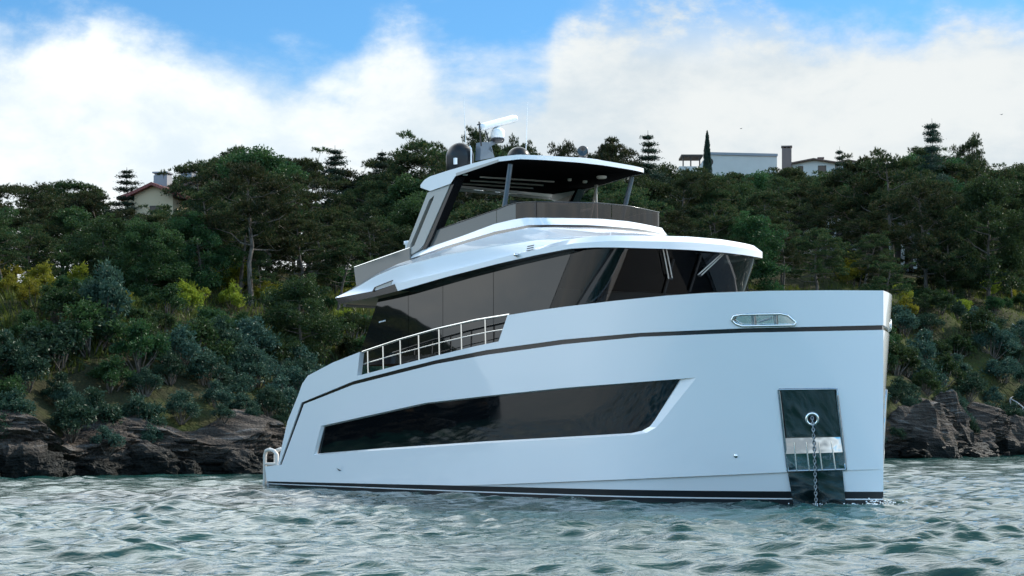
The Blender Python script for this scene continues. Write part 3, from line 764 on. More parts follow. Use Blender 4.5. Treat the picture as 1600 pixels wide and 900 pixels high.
# scoop recess above the black aft fascia
SCP = P2.tr([(584.5, 453.6), (588, 449), (613.5, 439), (611.5, 445)], 6, 5.2, True)
mb = MB(); panel(mb, P2, SCP, off=.02, skirt=.02); build2(mb, 'side_scoop', M['greige'], yacht)
mb = MB(); o = P2.tr([(582.5, 456), (586.5, 448.6), (614.5, 437.6), (614, 439.2), (588.5, 449.2), (585, 455.5)], 6, 5.2, True); panel(mb, P2, o, off=.028, skirt=.03); build2(mb, 'scoop_trim', M['dark'], yacht)
# vent slits and side light
from mathutils.bvhtree import BVHTree
BT = BVHTree.FromPolygons([v.co[:] for v in brow.data.vertices], [p.vertices[:] for p in brow.data.polygons])
def to_local(X, Y, Z):
    d = np.array([X - BX, Y - BY]); return L(np.dot(d, AFT), np.dot(d, STB), Z)
EYE = to_local(0, 0, HC)
def on_brow(px, py, off=0.004):
    d = to_local((px - CX) / F * 50, 50, HC + (YH - py) / F * 50) - EYE
    h = BT.ray_cast(Vector(EYE), Vector(d).normalized()); n = np.array(h[1]); n = n if np.dot(n, d) < 0 else -n
    return np.array(h[0]) + n * off, n
mb = MB()
PV = plan([(5.9, 0), (6.2, 1.6), (7.2, 2.35), (9, 2.615), (18.3, 2.615)])
for i in range(3):
    y = 382.6 + i * 3.4; x = 824 - i * .6
    qd = [on_brow(*p) for p in ((x, y + 2.0), (x + 10.5, y - .2), (x + 10.5, y + 1.2), (x, y + 3.4))]
    Q = np.array([p for p, _ in qd]); mb.add(Q, [(0, 1, 2, 3)], np.array([n for _, n in qd])); mb.add(mir(Q), [(0, 1, 2, 3)], mir(np.array([n for _, n in qd])))
build2(mb, 'vent_slit', M['rubber'], yacht)
mb = MB(); c = on_brow(809.5, 400, .06)[0]; mb.lathe(c, [(.0, .06), (.05, .05), (.06, 0), (.0, -.02)], 12, axis=(0, 0, 1)); mb.tube([c, c + [0, .12, 0]], .03, 8); mb.build('side_light', M['steel'], yacht)
# ---- flybridge glass
G7 = scaled(8.62, (9.02, 1.88), 2.0, 18.2)
gtop = zarr(G7, [(670, 364), (723, 346), (776, 328), (793, 321), (811, 317), (837, 315.5), (933, 317.5), (1000, 321), (1024, 326)], 12, 7.0); gtop = gtop[gtop[:, 0] > .3]
gbot = zarr(G7, [(660, 390), (667, 388), (721.5, 369.5), (772.5, 350.5), (802, 343.5), (821, 340.7), (879, 341), (972, 343), (1010, 348), (1026, 351)], 12, 6.7); gbot = gbot[gbot[:, 0] > .3]
def fpane(u0, u1, m, name, sgn=1):
    u = np.linspace(u0, u1, 18); zt = np.interp(u, gtop[:, 0], gtop[:, 1]); zl = np.interp(u, gbot[:, 0], gbot[:, 1]) - .06
    mb = MB(); A = G7.pt(u * sgn, zl); B = G7.pt(u * sgn, zt); mb.grid(np.stack([A, B]), 0, outward=(-13, 0, 6.9))
    o = mb.build(name, m, yacht)
    mb = MB(); mb.tube(B + [0, 0, .008], .014, 6); mb.build('edge_trim', M['dark'], o)
u_of = lambda px, py: G7.un(px, py, 7)[0]
cuts = [u_of(668, 376), u_of(776, 340), u_of(806, 332), u_of(837, 328)]
for sgn in (1, -1):
    fpane(cuts[1] + .01, cuts[0], M['wing'], 'flybridge_side_panel', sgn)
    fpane(cuts[2] + .005, cuts[1] - .005, M['wing'], 'flybridge_side_panel', sgn)
    fpane(cuts[3] + .01, cuts[2] - .005, M['smoke'], 'flybridge_windscreen', sgn)
    fpane(0.01, cuts[3] - .01, M['smoke'], 'flybridge_windscreen', sgn)
mb = MB(); 
for sgn in (1, -1):
    for px in (837,):
        u = u_of(px, 328); mb.tube([G7.pt(sgn * u, np.interp(u, gbot[:, 0], gbot[:, 1]), .01), G7.pt(sgn * u, np.interp(u, gtop[:, 0], gtop[:, 1]) + .01, .01)], .03, 6)
build2(mb, 'windscreen_post', M['dark'], yacht)
# aft wing glass with its cap
G8 = plan([(9, 0), (9.3, 1.5), (10, 2.1), (12, 2.14), (18.6, 2.12)])
wt = G8.tr([(553, 419), (590, 406), (640, 388.5)], 14, 6.0); wb = G8.tr([(557, 450), (590, 432), (640, 406)], 14, 5.7)
mb = MB(); o = np.concatenate([wt, wb[::-1]]); panel(mb, G8, o, both=True, skirt=.05); wing = build2(mb, 'aft_wing_glass', M['wing'], yacht)
mb = MB(); q_ = G8.pt(wt[:, 0], wt[:, 1] + .02, -.02); mb.tube(q_, .022, 6); mb.tube(mir(q_), .022, 6); build2(mb, 'cap_rail', M['steel'], wing)
mb = MB(); c = G8.pt(*G8.un(622, 388, 6.3), -.3); mb.lathe(c, [(.06, -.02), (.06, .10), (.10, .12), (.10, .2), (.0, .22)], 12); mb.tube([c + [0, 0, -.3], c], .03, 6); mb.tube([c + [.18, 0, -.3], c + [.18, 0, .2]], .025, 6); mb.build('deck_light', M['radome'], yacht)
# ---- hardtop: legs, roof, ceiling
HT = plan([(9.45, 0), (9.5, 1.2), (9.62, 1.85), (9.95, 2.1), (11, 2.14), (14.5, 2.12)])
LEG = plan([(9, 0), (9.3, 1.5), (10, 2.08), (12, 2.10), (18, 2.08)])
leg = LEG.tr([(668, 301), (704, 286), (698, 300), (662, 382), (656, 389), (640, 399), (624, 404), (632, 394)], 12, 6.8, True)
slot = LEG.tr([(678.5, 305), (677, 311), (647, 384), (641, 388), (641.5, 382), (671, 312)], 12, 6.8, True)
for sgn in (1, -1):
    mb = MB(); panel(mb, LEG, leg, [slot], both=False, skirt=.30); panel(mb, LEG, leg, [slot], off=-.30, both=False, inner=True)
    if sgn == -1: mb.v = [mir(v) for v in mb.v]; mb.n = [mir(np.asarray(n)) for n in mb.n]; mb.f = [f[::-1] for f in mb.f]; mb.n = flipn(mb)
    lg = mb.build('hardtop_leg', M['greige'], yacht)
    mb = MB(); panel(mb, LEG, slot, off=-.12, both=False)
    ed = LEG.tr([(709, 277), (713, 276), (673, 372), (664, 389), (659, 389), (668, 370)], 14, 6.8, True); panel(mb, LEG, ed, off=-.02, both=False, skirt=.25, mat=1)
    if sgn == -1: mb.v = [mir(v) for v in mb.v]; mb.n = [mir(np.asarray(n)) for n in mb.n]; mb.f = [f[::-1] for f in mb.f]; mb.n = flipn(mb)
    mb.build('leg_inlay', [M['bronze'], M['dark']], lg)
h_top = zarr(HT, [(657, 289), (663, 281), (672, 275.5), (700, 266.5), (741, 254.5), (779, 245), (811, 241.5), (850, 243), (900, 246), (960, 251), (1003, 255)], 10, 8.0)
h_bot = zarr(HT, [(657, 293), (672, 298.5), (704, 287), (712, 274.5), (745, 264), (779, 252.5), (813, 248.5), (850, 250), (900, 253.5), (960, 258), (1003, 261.5)], 10, 7.9)
h_top, h_bot = h_top[h_top[:, 0] > .4], h_bot[h_bot[:, 0] > .4]
ue = min(h_top[-1, 0], h_bot[-1, 0]); u = np.concatenate([np.linspace(0, 3.2, 30), np.linspace(3.3, ue, 40)])
Tz, Bz = np.interp(u, h_top[:, 0], h_top[:, 1]), np.interp(u, h_bot[:, 0], h_bot[:, 1])
T_, B_ = full(HT.pt(u, Tz)), full(HT.pt(u, Bz))
mb = MB(); mb.grid(np.stack([B_, T_]), 0, outward=(-12, 0, 7.8))
n_ = len(u); hh = HT.pt(u, Tz)
cam_ = np.array([0, 0, .015])
mb.grid(np.stack([hh, hh * [1, .6, 1] + cam_ * .7, hh * [1, 0, 1] + cam_, hh * [1, -.6, 1] + cam_ * .7, mir(hh)]), 0, outward=(-12, 0, 0))
mb.add(np.array([B_[-1], T_[-1], T_[0], B_[0]]), [(0, 1, 2, 3)], np.array([[-1.0, 0, 0]] * 4), 0)
roof = mb.build('hardtop', M['white'], yacht)
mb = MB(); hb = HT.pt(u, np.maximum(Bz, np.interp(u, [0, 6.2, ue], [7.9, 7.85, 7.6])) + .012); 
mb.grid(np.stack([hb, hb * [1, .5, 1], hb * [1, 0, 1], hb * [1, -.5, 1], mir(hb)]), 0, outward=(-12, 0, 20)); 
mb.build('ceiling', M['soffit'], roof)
# grey inlay along the rim
mb = MB(); o = HT.tr([(712.5, 270.5), (779, 249), (779, 253), (713, 275)], 10, 8, True); panel(mb, HT, o, off=.006); build2(mb, 'rim_inlay', M['greige'], roof)
def on_ceiling(px, py, z): 
    Y = (z - HC) * F / (YH - py); X = (px - CX) / F * Y
    d = np.array([X - BX, Y - BY]); return np.dot(d, AFT), np.dot(d, STB)
zc = 7.82
for px, py, r in ((774, 262, .13), (747, 299, .14), (801, 303, .12), (940, 282.5, .13), (749, 268, .07), (727, 277, .07), (795, 255, .06), (843, 292, .07), (914, 289, .06), (890, 286, .05), (778, 301, .07)):
    s_, w_ = on_ceiling(px, py, zc)
    if 9.7 < s_ < 14 and abs(w_) < 2:
        zz = float(np.interp(s_, [9.5, 13, 14.2], [zc + .06, zc + .04, zc - .05]))
        mb = MB(); mb.lathe(L(s_, w_, zz), [(0, 0), (r * .8, 0), (r, .02), (r, .06)], 16); mb.build('downlight', M['lamp'], roof)
for (x0, y0), (x1, y1) in (((750, 276.5), (866, 284)), ((735, 282), (849, 289.5)), ((719, 286.5), (833, 294))):
    a, b = on_ceiling(x0, y0, zc), on_ceiling(x1, y1, zc)
    mb = MB(); mb.tube([L(a[0], min(a[1], 1.9), zc), L(b[0], max(b[1], -1.9), zc)], .022, 4); mb.build('ceiling_slat', M['slat'], roof)
# poles
for sgn, pt_, pb_ in ((1, (788, 254), (778, 346)), (-1, (985, 262), (996, 322))):
    s0, w0 = (10.25, 1.92); 
    if sgn == 1: s_a = HT.P(*HT.un(*pt_, 8))[0]; s_b = G7.P(*G7.un(*pb_, 7))[0]
    a = L(s_a, 1.94 * sgn, 7.95); b = L(s_b, 1.86 * sgn, 6.55)
    mb = MB(); mb.tube([a, b], .06, 12); mb.build('hardtop_pole', M['pole'], yacht)
# helm and settee on the flybridge
mb = MB(); mb.box((-11.6, -.9, 6.3), (-10.9, .9, 7.15)); mb.prism([L(10.9, -.9, 7.15), L(10.9, .9, 7.15), L(11.5, .9, 7.3), L(11.5, -.9, 7.3)], (0, 0, -.2)); mb.build('flybridge_helm', M['cabin'], yacht)
mb = MB(); mb.tube([L(11.2, -1.7, 6.6), L(11.25, -1.7, 7.85)], .035, 8); mb.tube([L(11.6, -1.7, 6.6), L(11.2, -1.7, 7.85)], .03, 8); mb.tube([L(11.4, -1.7, 7.25), L(12.2, -.4, 6.9)], .03, 8); mb.build('folding_davit', M['slat'], yacht)
# ---- on the hardtop
def top_at(px, s_):                                               # point over the roof on the column of pixel px at s
    k = (px - CX) / F; a = BX + s_ * AFT[0] - k * (BY + s_ * AFT[1]); c = STB[0] - k * STB[1]
    return s_, -a / c
def zpx(py, s_, w_): return (YH - py) / F * W2(s_, w_)[1] + HC
s_, w_ = top_at(718.5, 13.0); z0, z1 = zpx(265, s_, w_), zpx(223, s_, w_); r = 21.8 / F * W2(s_, w_)[1]; h = z1 - z0
mb = MB(); mb.lathe(L(s_, w_, z0), [(r * .80, -.05), (r * .96, 0), (r, h * .25), (r, h * .45)] + [(r * math.cos(a), h * .45 + h * .55 * math.sin(a)) for a in np.linspace(.12, math.pi / 2, 10)], 32)
mb.build('satellite_dome', M['dome'], yacht)
mb = MB(); b = L(s_ - .25, w_ + .32, z0 + .1); mb.box(tuple(b + [-.04, -.03, -.02]), tuple(b + [.04, .03, .14])); mb.build('dome_badge', M['radome'], yacht); mb = MB(); mb.tube([L(s_ - .42, w_ - .05, z0), L(s_ - .42, w_ - .05, z0 + .5), L(s_ - .36, w_ - .05, z0 + .56)], .02, 6); mb.build('cable_duct', M['radome'], yacht)
s_, w_ = top_at(810.5, 12.6); z0, z1 = zpx(246, s_, w_) - .1, zpx(229.5, s_, w_); r = 18.6 / F * W2(s_, w_)[1]; h = z1 - z0
mb = MB(); mb.lathe(L(s_, w_, z0), [(r, 0), (r, h * .2)] + [(r * math.cos(a), h * .2 + h * .8 * math.sin(a)) for a in np.linspace(.12, math.pi / 2, 10)], 28); mb.build('satellite_dome', M['dome'], yacht)
# radar mast
sm = 12.4; P = lambda px, py, ds=0.0: (lambda sw: L(sw[0], sw[1], zpx(py, *sw)))(top_at(px, sm + ds))
mb = MB(); mb.prism([P(750.5, 250), P(773, 246), P(764, 222), P(752, 222)], (-.22, 0, 0)); mb.prism([P(763, 233), P(771, 240), P(768, 228), P(782, 221), P(785, 218), P(766, 221)], (-.16, 0, 0))
mast = mb.build('radar_mast', M['pole'], yacht)
mb = MB(); c = P(777.5, 216); r = 11.2 / F * W2(*top_at(777, sm))[1]
mb.lathe(c, [(r * .5, -.05), (r * .9, 0.0), (r, .08), (r, .15)] + [(r * math.cos(a), .15 + .13 * math.sin(a)) for a in np.linspace(.1, math.pi / 2, 7)], 24); mb.build('radar_dome', M['radome'], mast)
mb = MB(); mb.lathe(c, [(.0, -.12), (r * .8, -.11), (r * .98, -.04), (r * .9, .005)], 20); mb.build('dome_base', M['dark'], mast)
A, B = P(750, 199.5, .0), P(806, 184.5, .0); ax = (B - A) / np.linalg.norm(B - A); side = np.cross(ax, [0, 0, 1]); side /= np.linalg.norm(side); upv = np.cross(side, ax)
prof = [(.14 * math.cos(a), .098 * math.sin(a)) for a in np.linspace(0, 2 * math.pi, 13)[:-1]]
sec = [(0.0, .55), (.03, .85), (.08, 1.0), (np.linalg.norm(B - A) - .08, 1.0), (np.linalg.norm(B - A) - .03, .85), (np.linalg.norm(B - A), .55)]
mb = MB(); mb.grid(np.array([[A + ax * d_ + side * x * k_ + upv * y_ * k_ for x, y_ in prof] for d_, k_ in sec]), 0, outward=(A + B) / 2, closed=True)
for d_, k_ in (sec[0], sec[-1]): mb.add(np.array([A + ax * d_ + side * x * k_ + upv * y_ * k_ for x, y_ in prof]), [tuple(range(12))], np.array([ax * (1 if d_ else -1)] * 12), 0)
mb.tube([c + [0, 0, .26], (A + B) / 2], .06, 10); mb.build('radar_array', M['radome'], mast)
mb = MB(); mb.tube([P(748.5, 190), P(752, 228)], .02, 6); mb.tube([P(758.5, 204), P(764, 222)], .02, 6); mb.tube([P(746, 195), P(751, 194)], .02, 6); mb.build('instrument_pole', M['dark'], mast)
for px0, py0, px1, py1, ss_ in ((724.5, 152, 729, 255, 13.6), (824.3, 160, 821.5, 245, 13.2)):
    a, b = top_at(px0, ss_), top_at(px1, ss_)
    mb = MB(); mb.tube([L(*b, zpx(py1, *b)), L(*a, zpx(py0, *a))], [.014, .006], 6); mb.build('whip_antenna', M['radome'], yacht)
s_, w_ = top_at(911, 10.3); c = L(s_, w_, zpx(237.5, s_, w_)); ax = np.array([.7, -.7, 0.05])
mb = MB(); mb.lathe(c - ax * .12, [(0, 0), (.10, .02), (.13, .1), (.135, .24), (.12, .25), (.0, .235)], 18, axis=ax); mb.tube([c + [0, 0, -.2], c], .05, 8); mb.build('searchlight', [M['dark'], M['radome']], yacht)
mb = MB(); mb.lathe(c + [-.12, .1, -.02], [(0, -.12), (.11, -.1), (.13, .02), (.08, .12), (0, .14)], 14); mb.build('horn', M['dark'], yacht)
# ================================================================== water
rng = np.random.default_rng(7); random.seed(7)
def fastmesh(name, V, Fq, mats, parent=None, smooth=False, midx=None):
    """V (n,3), Fq (m,k) faces all of k corners"""
    V = np.asarray(V, 'f'); Fq = np.asarray(Fq, 'i'); m_, k = Fq.shape
    me = bpy.data.meshes.new(name); me.vertices.add(len(V)); me.vertices.foreach_set('co', V.ravel())
    me.loops.add(m_ * k); me.loops.foreach_set('vertex_index', Fq.ravel())
    me.polygons.add(m_); me.polygons.foreach_set('loop_start', np.arange(0, m_ * k, k, dtype='i'))
    for x in (mats if isinstance(mats, (list, tuple)) else [mats]): me.materials.append(x)
    if midx is not None: me.polygons.foreach_set('material_index', np.asarray(midx, 'i'))
    me.polygons.foreach_set('use_smooth', np.full(m_, smooth)); me.update(calc_edges=True)
    return me
def grid_faces(a, b):
    i = np.arange(a - 1)[:, None] * b + np.arange(b - 1)[None, :]
    return np.stack([i, i + 1, i + b + 1, i + b], -1).reshape(-1, 4)

def build_water():
    nr, nc = 1150, 760
    Y = 6.0 * (185 / 6.0) ** np.linspace(0, 1, nr); A = np.linspace(-0.40, 0.40, nc)
    X = (Y[:, None] + 14) * A[None, :]; Yg = np.repeat(Y[:, None], nc, 1); X0, Y0 = X.copy(), Yg.copy()
    Z = np.zeros_like(X); sp = Y[:, None] * np.log(185 / 6.0) / nr
    r = np.random.default_rng(21)
    n = 96; lam = np.exp(r.uniform(np.log(0.45), np.log(4.2), n)); th = rad(256) + r.normal(0, rad(36), n)
    patch = 0.75 + 0.5 * (np.sin(X0 * .33 + Y0 * .21) * np.sin(Y0 * .27 - X0 * .12 + 1) * .5 + .5)
    for l, t in zip(lam, th):
        k = 2 * math.pi / l; a = 0.0058 * l ** 0.40; d = np.array([math.cos(t), math.sin(t)]); ph = k * (X0 * d[0] + Y0 * d[1]) + r.uniform(0, 6.28)
        ph = ph + 0.5 * np.sin(0.23 * k * (X0 * d[1] - Y0 * d[0]) + r.uniform(0, 6.28))
        att = np.clip((l / sp - 2.5) / 3, 0, 1) * a * patch
        c = np.cos(ph); Z += att * (np.sin(ph) + 0.22 * np.cos(2 * ph)); X += -d[0] * att * 0.75 * c * -1; Yg += -d[1] * att * 0.75 * c * -1
    edge = np.clip((0.40 - np.abs(A)) / .05, 0, 1)[None, :] * np.clip((Y - 6) / 3, 0, 1)[:, None]
    Z = Z * edge - 0.075; X = X0 + (X - X0) * edge; Yg = Y0 + (Yg - Y0) * edge
    # calm open water all round the finely waved part
    X, Yg, Z = [np.pad(q, 1, mode='edge') for q in (X, Yg, Z)]
    X[:, 0], X[:, -1] = -4000, 4000; Yg[0, :], Yg[-1, :] = -4000, 4000
    V = np.stack([X, Yg, Z], -1).reshape(-1, 3); Fq = grid_faces(nr + 2, nc + 2)
    m = mat('sea_water', (0.012, 0.055, 0.048), 0.045, ior=1.333); N, bs = nodes(m)
    tc = N.n('TexCoord'); mp = N.n('Mapping', ins={0: tc.outputs['Object']}); mp.inputs['Rotation'].default_value = (0, 0, rad(20)); mp.inputs['Scale'].default_value = (0.75, 2.2, 1.0)
    n1 = N.n('TexNoise', ins={'Vector': mp, 'Scale': 2.6, 'Detail': 4.0, 'Roughness': 0.62, 'Distortion': 0.5})
    n2 = N.n('TexNoise', ins={'Vector': tc.outputs['Object'], 'Scale': 0.35, 'Detail': 2.0})
    b1 = N.n('Bump', ins={'Height': n1.outputs[0], 'Strength': 0.45, 'Distance': 0.06})
    N.set(bs, 'Normal', b1.outputs[0])
    N.set(bs, 'Base Color', N.ramp(n2.outputs[0], [(0.3, (0.006, 0.036, 0.032)), (0.7, (0.012, 0.056, 0.047))]))
    me = fastmesh('water', V, Fq, m, smooth=True)
    tag(link(bpy.data.objects.new('water', me)), kind='structure')
build_water()
def build_foam():
    r = np.random.default_rng(5); mb = MB()
    for i in range(420):
        s_ = abs(r.normal(0, .55)); sg = 1 if r.random() < .75 else -1
        a, b = HULL.P(s_, 0.05); off = abs(r.normal(0, .16)); p = L(float(a) - off * .7 - .05, (float(b) + off) * sg, abs(r.normal(0, .05)) * (1.6 if s_ < .3 else .7) - .09)
        p = np.array([BX, BY, 0]) - AFT_(p); rr = r.uniform(.006, .022)
        mb.lathe(p, [(0, -rr), (rr * .8, -rr * .5), (rr, 0), (rr * .7, rr * .5), (0, rr * .7)], 6)
    o = mb.build('foam', mat('sea_foam', (.82, .85, .85), .7)); tag(o, 'white splash of foam where the sharp stem meets the water', 'foam', kind='stuff')
def AFT_(p): return np.array([-(p[0] * -AFT[0] + p[1] * -STB[0]), -(p[0] * -AFT[1] + p[1] * -STB[1]), -p[2]])
build_foam()

# ================================================================== shore and hill
from mathutils import noise as mn
SH0 = np.array([-17.2, 64.6]); SD = np.array([.603, .798]); SN = np.array([-.798, .603])
def shore_off(t):
    t = np.asarray(t, float)
    return 0.9 * np.sin(t * .31 + .4) + 0.5 * np.sin(t * .83 + 1.7) + np.clip(-15 - t, 0, None) * 2.6
BL = [(-60, -6), (0, -1.5), (.3, .3), (1.8, 1.5), (4, 2.7), (8, 4.8), (12, 6.6), (20, 8.0), (28, 9.2), (50, 10.5), (90, 11), (400, 11)]
BR = [(-60, -6), (0, -1.5), (.3, .5), (2.2, 2.5), (5, 5.8), (10, 11.0), (16, 14.3), (30, 21), (42, 26.5), (60, 29), (90, 30), (400, 30)]
def hz(X, Y):
    X = np.asarray(X, float); Y = np.asarray(Y, float)
    dx, dy = X - SH0[0], Y - SH0[1]; t = dx * SD[0] + dy * SD[1]; d = dx * SN[0] + dy * SN[1] - shore_off(t)
    kx = np.clip(X / np.maximum(Y, 20), -.45, .38); k = np.clip(((52.7 / (.603 - .798 * kx)) * (kx * SD[0] + SD[1]) - 41.2) / 88, 0, 1.15)   # how far along the shore the slope below lies
    zl = np.interp(d, *zip(*BL)); zr = np.interp(d, *zip(*BR))
    und = 0.35 * np.sin(X * .31 + Y * .17) * np.sin(Y * .23 - X * .11) * np.clip(d / 6, 0, 1)
    return zl + (zr - zl) * k + und
def depth_at(px, d):                                              # Y on pixel column px at d metres inland of the mean shore
    k = (px - CX) / F; return (d + 52.7) / (.603 - .798 * k)
def ground_mat():
    m = mat('hillside_earth', (.05, .06, .03), 0.95, spec=.1); N, b = nodes(m); tc = N.n('TexCoord')
    n1 = N.n('TexNoise', ins={'Vector': tc.outputs['Object'], 'Scale': 0.22, 'Detail': 6.0, 'Roughness': .65})
    n2 = N.n('TexNoise', ins={'Vector': tc.outputs['Object'], 'Scale': 3.0, 'Detail': 5.0})
    c = N.mix(N.step(n1.outputs[0], .42, .6), rgb(.022, .028, .012), rgb(.055, .075, .016))
    N.set(b, 'Base Color', N.mix(n2.outputs[0], c, rgb(.04, .035, .02))); bump(N, b, n2.outputs[0], .8, .3)
    return m
def rock_mat():
    m = mat('layered_rock', (.15, .13, .11), 0.85, spec=.25); N, b = nodes(m); tc = N.n('TexCoord'); sp = N.n('SeparateXYZ', ins={0: tc.outputs['Object']})
    mp = N.n('Mapping', ins={0: tc.outputs['Object']}); mp.inputs['Rotation'].default_value = (rad(10), rad(-14), 0); mp.inputs['Scale'].default_value = (.35, .35, 3.0)
    n1 = N.n('TexNoise', ins={'Vector': mp, 'Scale': 1.9, 'Detail': 8.0, 'Roughness': .62, 'Distortion': .6})
    n2 = N.n('TexNoise', ins={'Vector': tc.outputs['Object'], 'Scale': .45, 'Detail': 4.0})
    n3 = N.n('TexNoise', ins={'Vector': tc.outputs['Object'], 'Scale': 9.0, 'Detail': 5.0})
    c = N.ramp(n1.outputs[0], [(.28, (.013, .012, .012)), (.45, (.055, .045, .038)), (.56, (.105, .085, .069)), (.68, (.19, .18, .17))])
    c = N.mix(N.step(n2.outputs[0], .62, .72), c, rgb(.17, .10, .035))
    wet = N.step(N.m('MULTIPLY_ADD', n2.outputs[0], 1.6, sp.outputs[2]), 1.75, 1.0)  # wet foot of the rock, the undercut's shade darkened into the same band
    c = N.mix(wet, c, rgb(.010, .011, .009)); N.set(b, 'Base Color', c)
    N.set(b, 'Roughness', N.m('MULTIPLY_ADD', wet, -.4, .88))
    bump(N, b, N.m('ADD', n1.outputs[0], N.m('MULTIPLY', n3.outputs[0], .5)), 1.0, .6)
    return m
M['ground'], M['rock'] = ground_mat(), rock_mat()
def build_hill():
    ts = np.concatenate([np.arange(-46, 150, .9), np.arange(150, 420, 12)]); ds = np.concatenate([np.linspace(-8, 0.8, 5), np.arange(1.4, 20, .5), np.arange(20, 60, 1.5), np.arange(60, 420, 14)])
    T, D = np.meshgrid(ts, ds, indexing='ij'); Do = D + shore_off(T)
    X = SH0[0] + T * SD[0] + Do * SN[0]; Y = SH0[1] + T * SD[1] + Do * SN[1]; Z = hz(X, Y)
    Z = Z + np.where((D > 2) & (D < 70), np.array([mn.fractal(Vector((x * .25, y * .25, 1)), 1, 2, 4) for x, y in zip(X.ravel(), Y.ravel())]).reshape(X.shape) * .35, 0)
    Z = np.where(D < 2.4, -3.0, Z)
    me = fastmesh('hillside', np.stack([X, Y, Z], -1).reshape(-1, 3), grid_faces(len(ts), len(ds))[:, ::-1], M['ground'], smooth=True)
    tag(link(bpy.data.objects.new('hillside', me)), kind='structure')
    # the rock face along the shore
    ts = np.arange(-22, 104, .16); vs = np.linspace(0, 1, 54); T, Vv = np.meshgrid(ts, vs, indexing='ij'); k = np.clip(T / 88, 0, 1.1)
    ctop = (1.2 + .55 * np.sin(T * .42 + .8) * np.sin(T * .17 + 2) + .5 * np.sin(T * 1.1)) * (1 + .75 * k)
    fold = np.clip(Vv / .8, 0, 1); Zc = -1.0 + (ctop + 1.0) * fold; back = np.clip((Vv - .8) / .2, 0, 1) * 2.6
    q = Zc * 4.2 + T * .5 + 1.2 * np.sin(T * .21); saw = q - np.floor(q)
    nz = np.array([mn.fractal(Vector((t * .22, z * .5, 4)), 1, 2, 5) for t, z in zip(T.ravel(), Zc.ravel())]).reshape(T.shape)
    nf = np.array([mn.fractal(Vector((t * .8 + z * .3, z * 3.2 - t * .35, 9)), 1, 2, 4) for t, z in zip(T.ravel(), Zc.ravel())]).reshape(T.shape)
    cave = 1.1 * np.clip(np.sin(T * .33 + 1.1) * np.sin(T * .13 + .4) + .25, 0, 1) * np.exp(-((Zc - .35) / .75) ** 2)
    dd = .25 + .55 * np.clip(Zc, 0, 9) / 2.5 - .55 * nz - .20 * saw * (1 - back / 2.6) - .30 * nf + cave + back
    Zc = Zc + back * .28 + .14 * nf * np.clip(back, 0, 1) - np.clip(back - 1.9, 0, 1) * .8
    Do = dd + shore_off(T); X = SH0[0] + T * SD[0] + Do * SN[0]; Y = SH0[1] + T * SD[1] + Do * SN[1]
    me = fastmesh('cliff', np.stack([X, Y, Zc], -1).reshape(-1, 3), grid_faces(len(ts), len(vs))[:, ::-1], M['rock'], smooth=False)
    tag(link(bpy.data.objects.new('cliff', me)), kind='structure')
build_hill()

# ================================================================== plants
def leaf_mat(name, dark, light, trans=0.35, tip=None):
    m = bpy.data.materials.new(name); m.use_nodes = True; t = m.node_tree; t.nodes.clear(); N = NT(t)
    g_ = N.n('NewGeometry'); oi = N.n('ObjectInfo'); tc = N.n('TexCoord')
    n1 = N.n('TexNoise', ins={'Vector': tc.outputs['Object'], 'Scale': .55, 'Detail': 2.0})
    f = N.m('ADD', N.m('MULTIPLY', g_.outputs['Random Per Island'], .55), N.m('MULTIPLY', N.step(n1.outputs[0], .35, .65), .45))
    c = N.mix(f, rgb(*dark), rgb(*light))
    if tip: c = N.mix(N.step(g_.outputs['Random Per Island'], .80, .86), c, rgb(*tip))
    hs = N.n('HueSaturation', ins={'Hue': N.m('MULTIPLY_ADD', oi.outputs['Random'], .07, .462), 'Saturation': 1.0, 'Value': N.m('MULTIPLY_ADD', oi.outputs['Random'], .75, .65), 'Color': c})
    d = N.n('BsdfDiffuse', ins={0: hs.outputs[0]}); tr = N.n('BsdfTranslucent', ins={0: hs.outputs[0]})
    gl = N.n('BsdfGlossy', ins={0: rgb(1, 1, 1), 'Roughness': .45})
    mx = N.n('MixShader', ins={0: trans, 1: d.outputs[0], 2: tr.outputs[0]}); m2 = N.n('MixShader', ins={0: .012, 1: mx.outputs[0], 2: gl.outputs[0]})
    N.n('OutputMaterial', ins={0: m2.outputs[0]})
    return m
def bark_mat():
    m = mat('pine_bark', (.10, .085, .07), .9, spec=.1); N, b = nodes(m); tc = N.n('TexCoord')
    mp = N.n('Mapping', ins={0: tc.outputs['Object']}); mp.inputs['Scale'].default_value = (6, 6, 1.2)
    n1 = N.n('TexNoise', ins={'Vector': mp, 'Scale': 2.0, 'Detail': 5.0})
    N.set(b, 'Base Color', N.ramp(n1.outputs[0], [(.3, (.045, .036, .03)), (.6, (.15, .13, .11)), (.8, (.26, .23, .20))])); bump(N, b, n1.outputs[0], .7, .05)
    return m
M['bark'] = bark_mat()
M['pine'] = leaf_mat('pine_needles', (.008, .024, .010), (.042, .066, .022), .32, tip=(.085, .080, .032))
M['dark_leaf'] = leaf_mat('dark_foliage', (.008, .024, .012), (.035, .058, .022), .28)
M['olive'] = leaf_mat('grey_green_foliage', (.014, .042, .028), (.056, .098, .064), .25)
M['green_leaf'] = leaf_mat('green_foliage', (.012, .036, .014), (.045, .082, .025), .35)
M['bright'] = leaf_mat('sunlit_foliage', (.10, .135, .012), (.25, .26, .03), .5)  # sun shining through the undergrowth, painted as yellow-green leaf colour
M['cedar'] = leaf_mat('cedar_needles', (.010, .024, .016), (.036, .055, .032), .2)
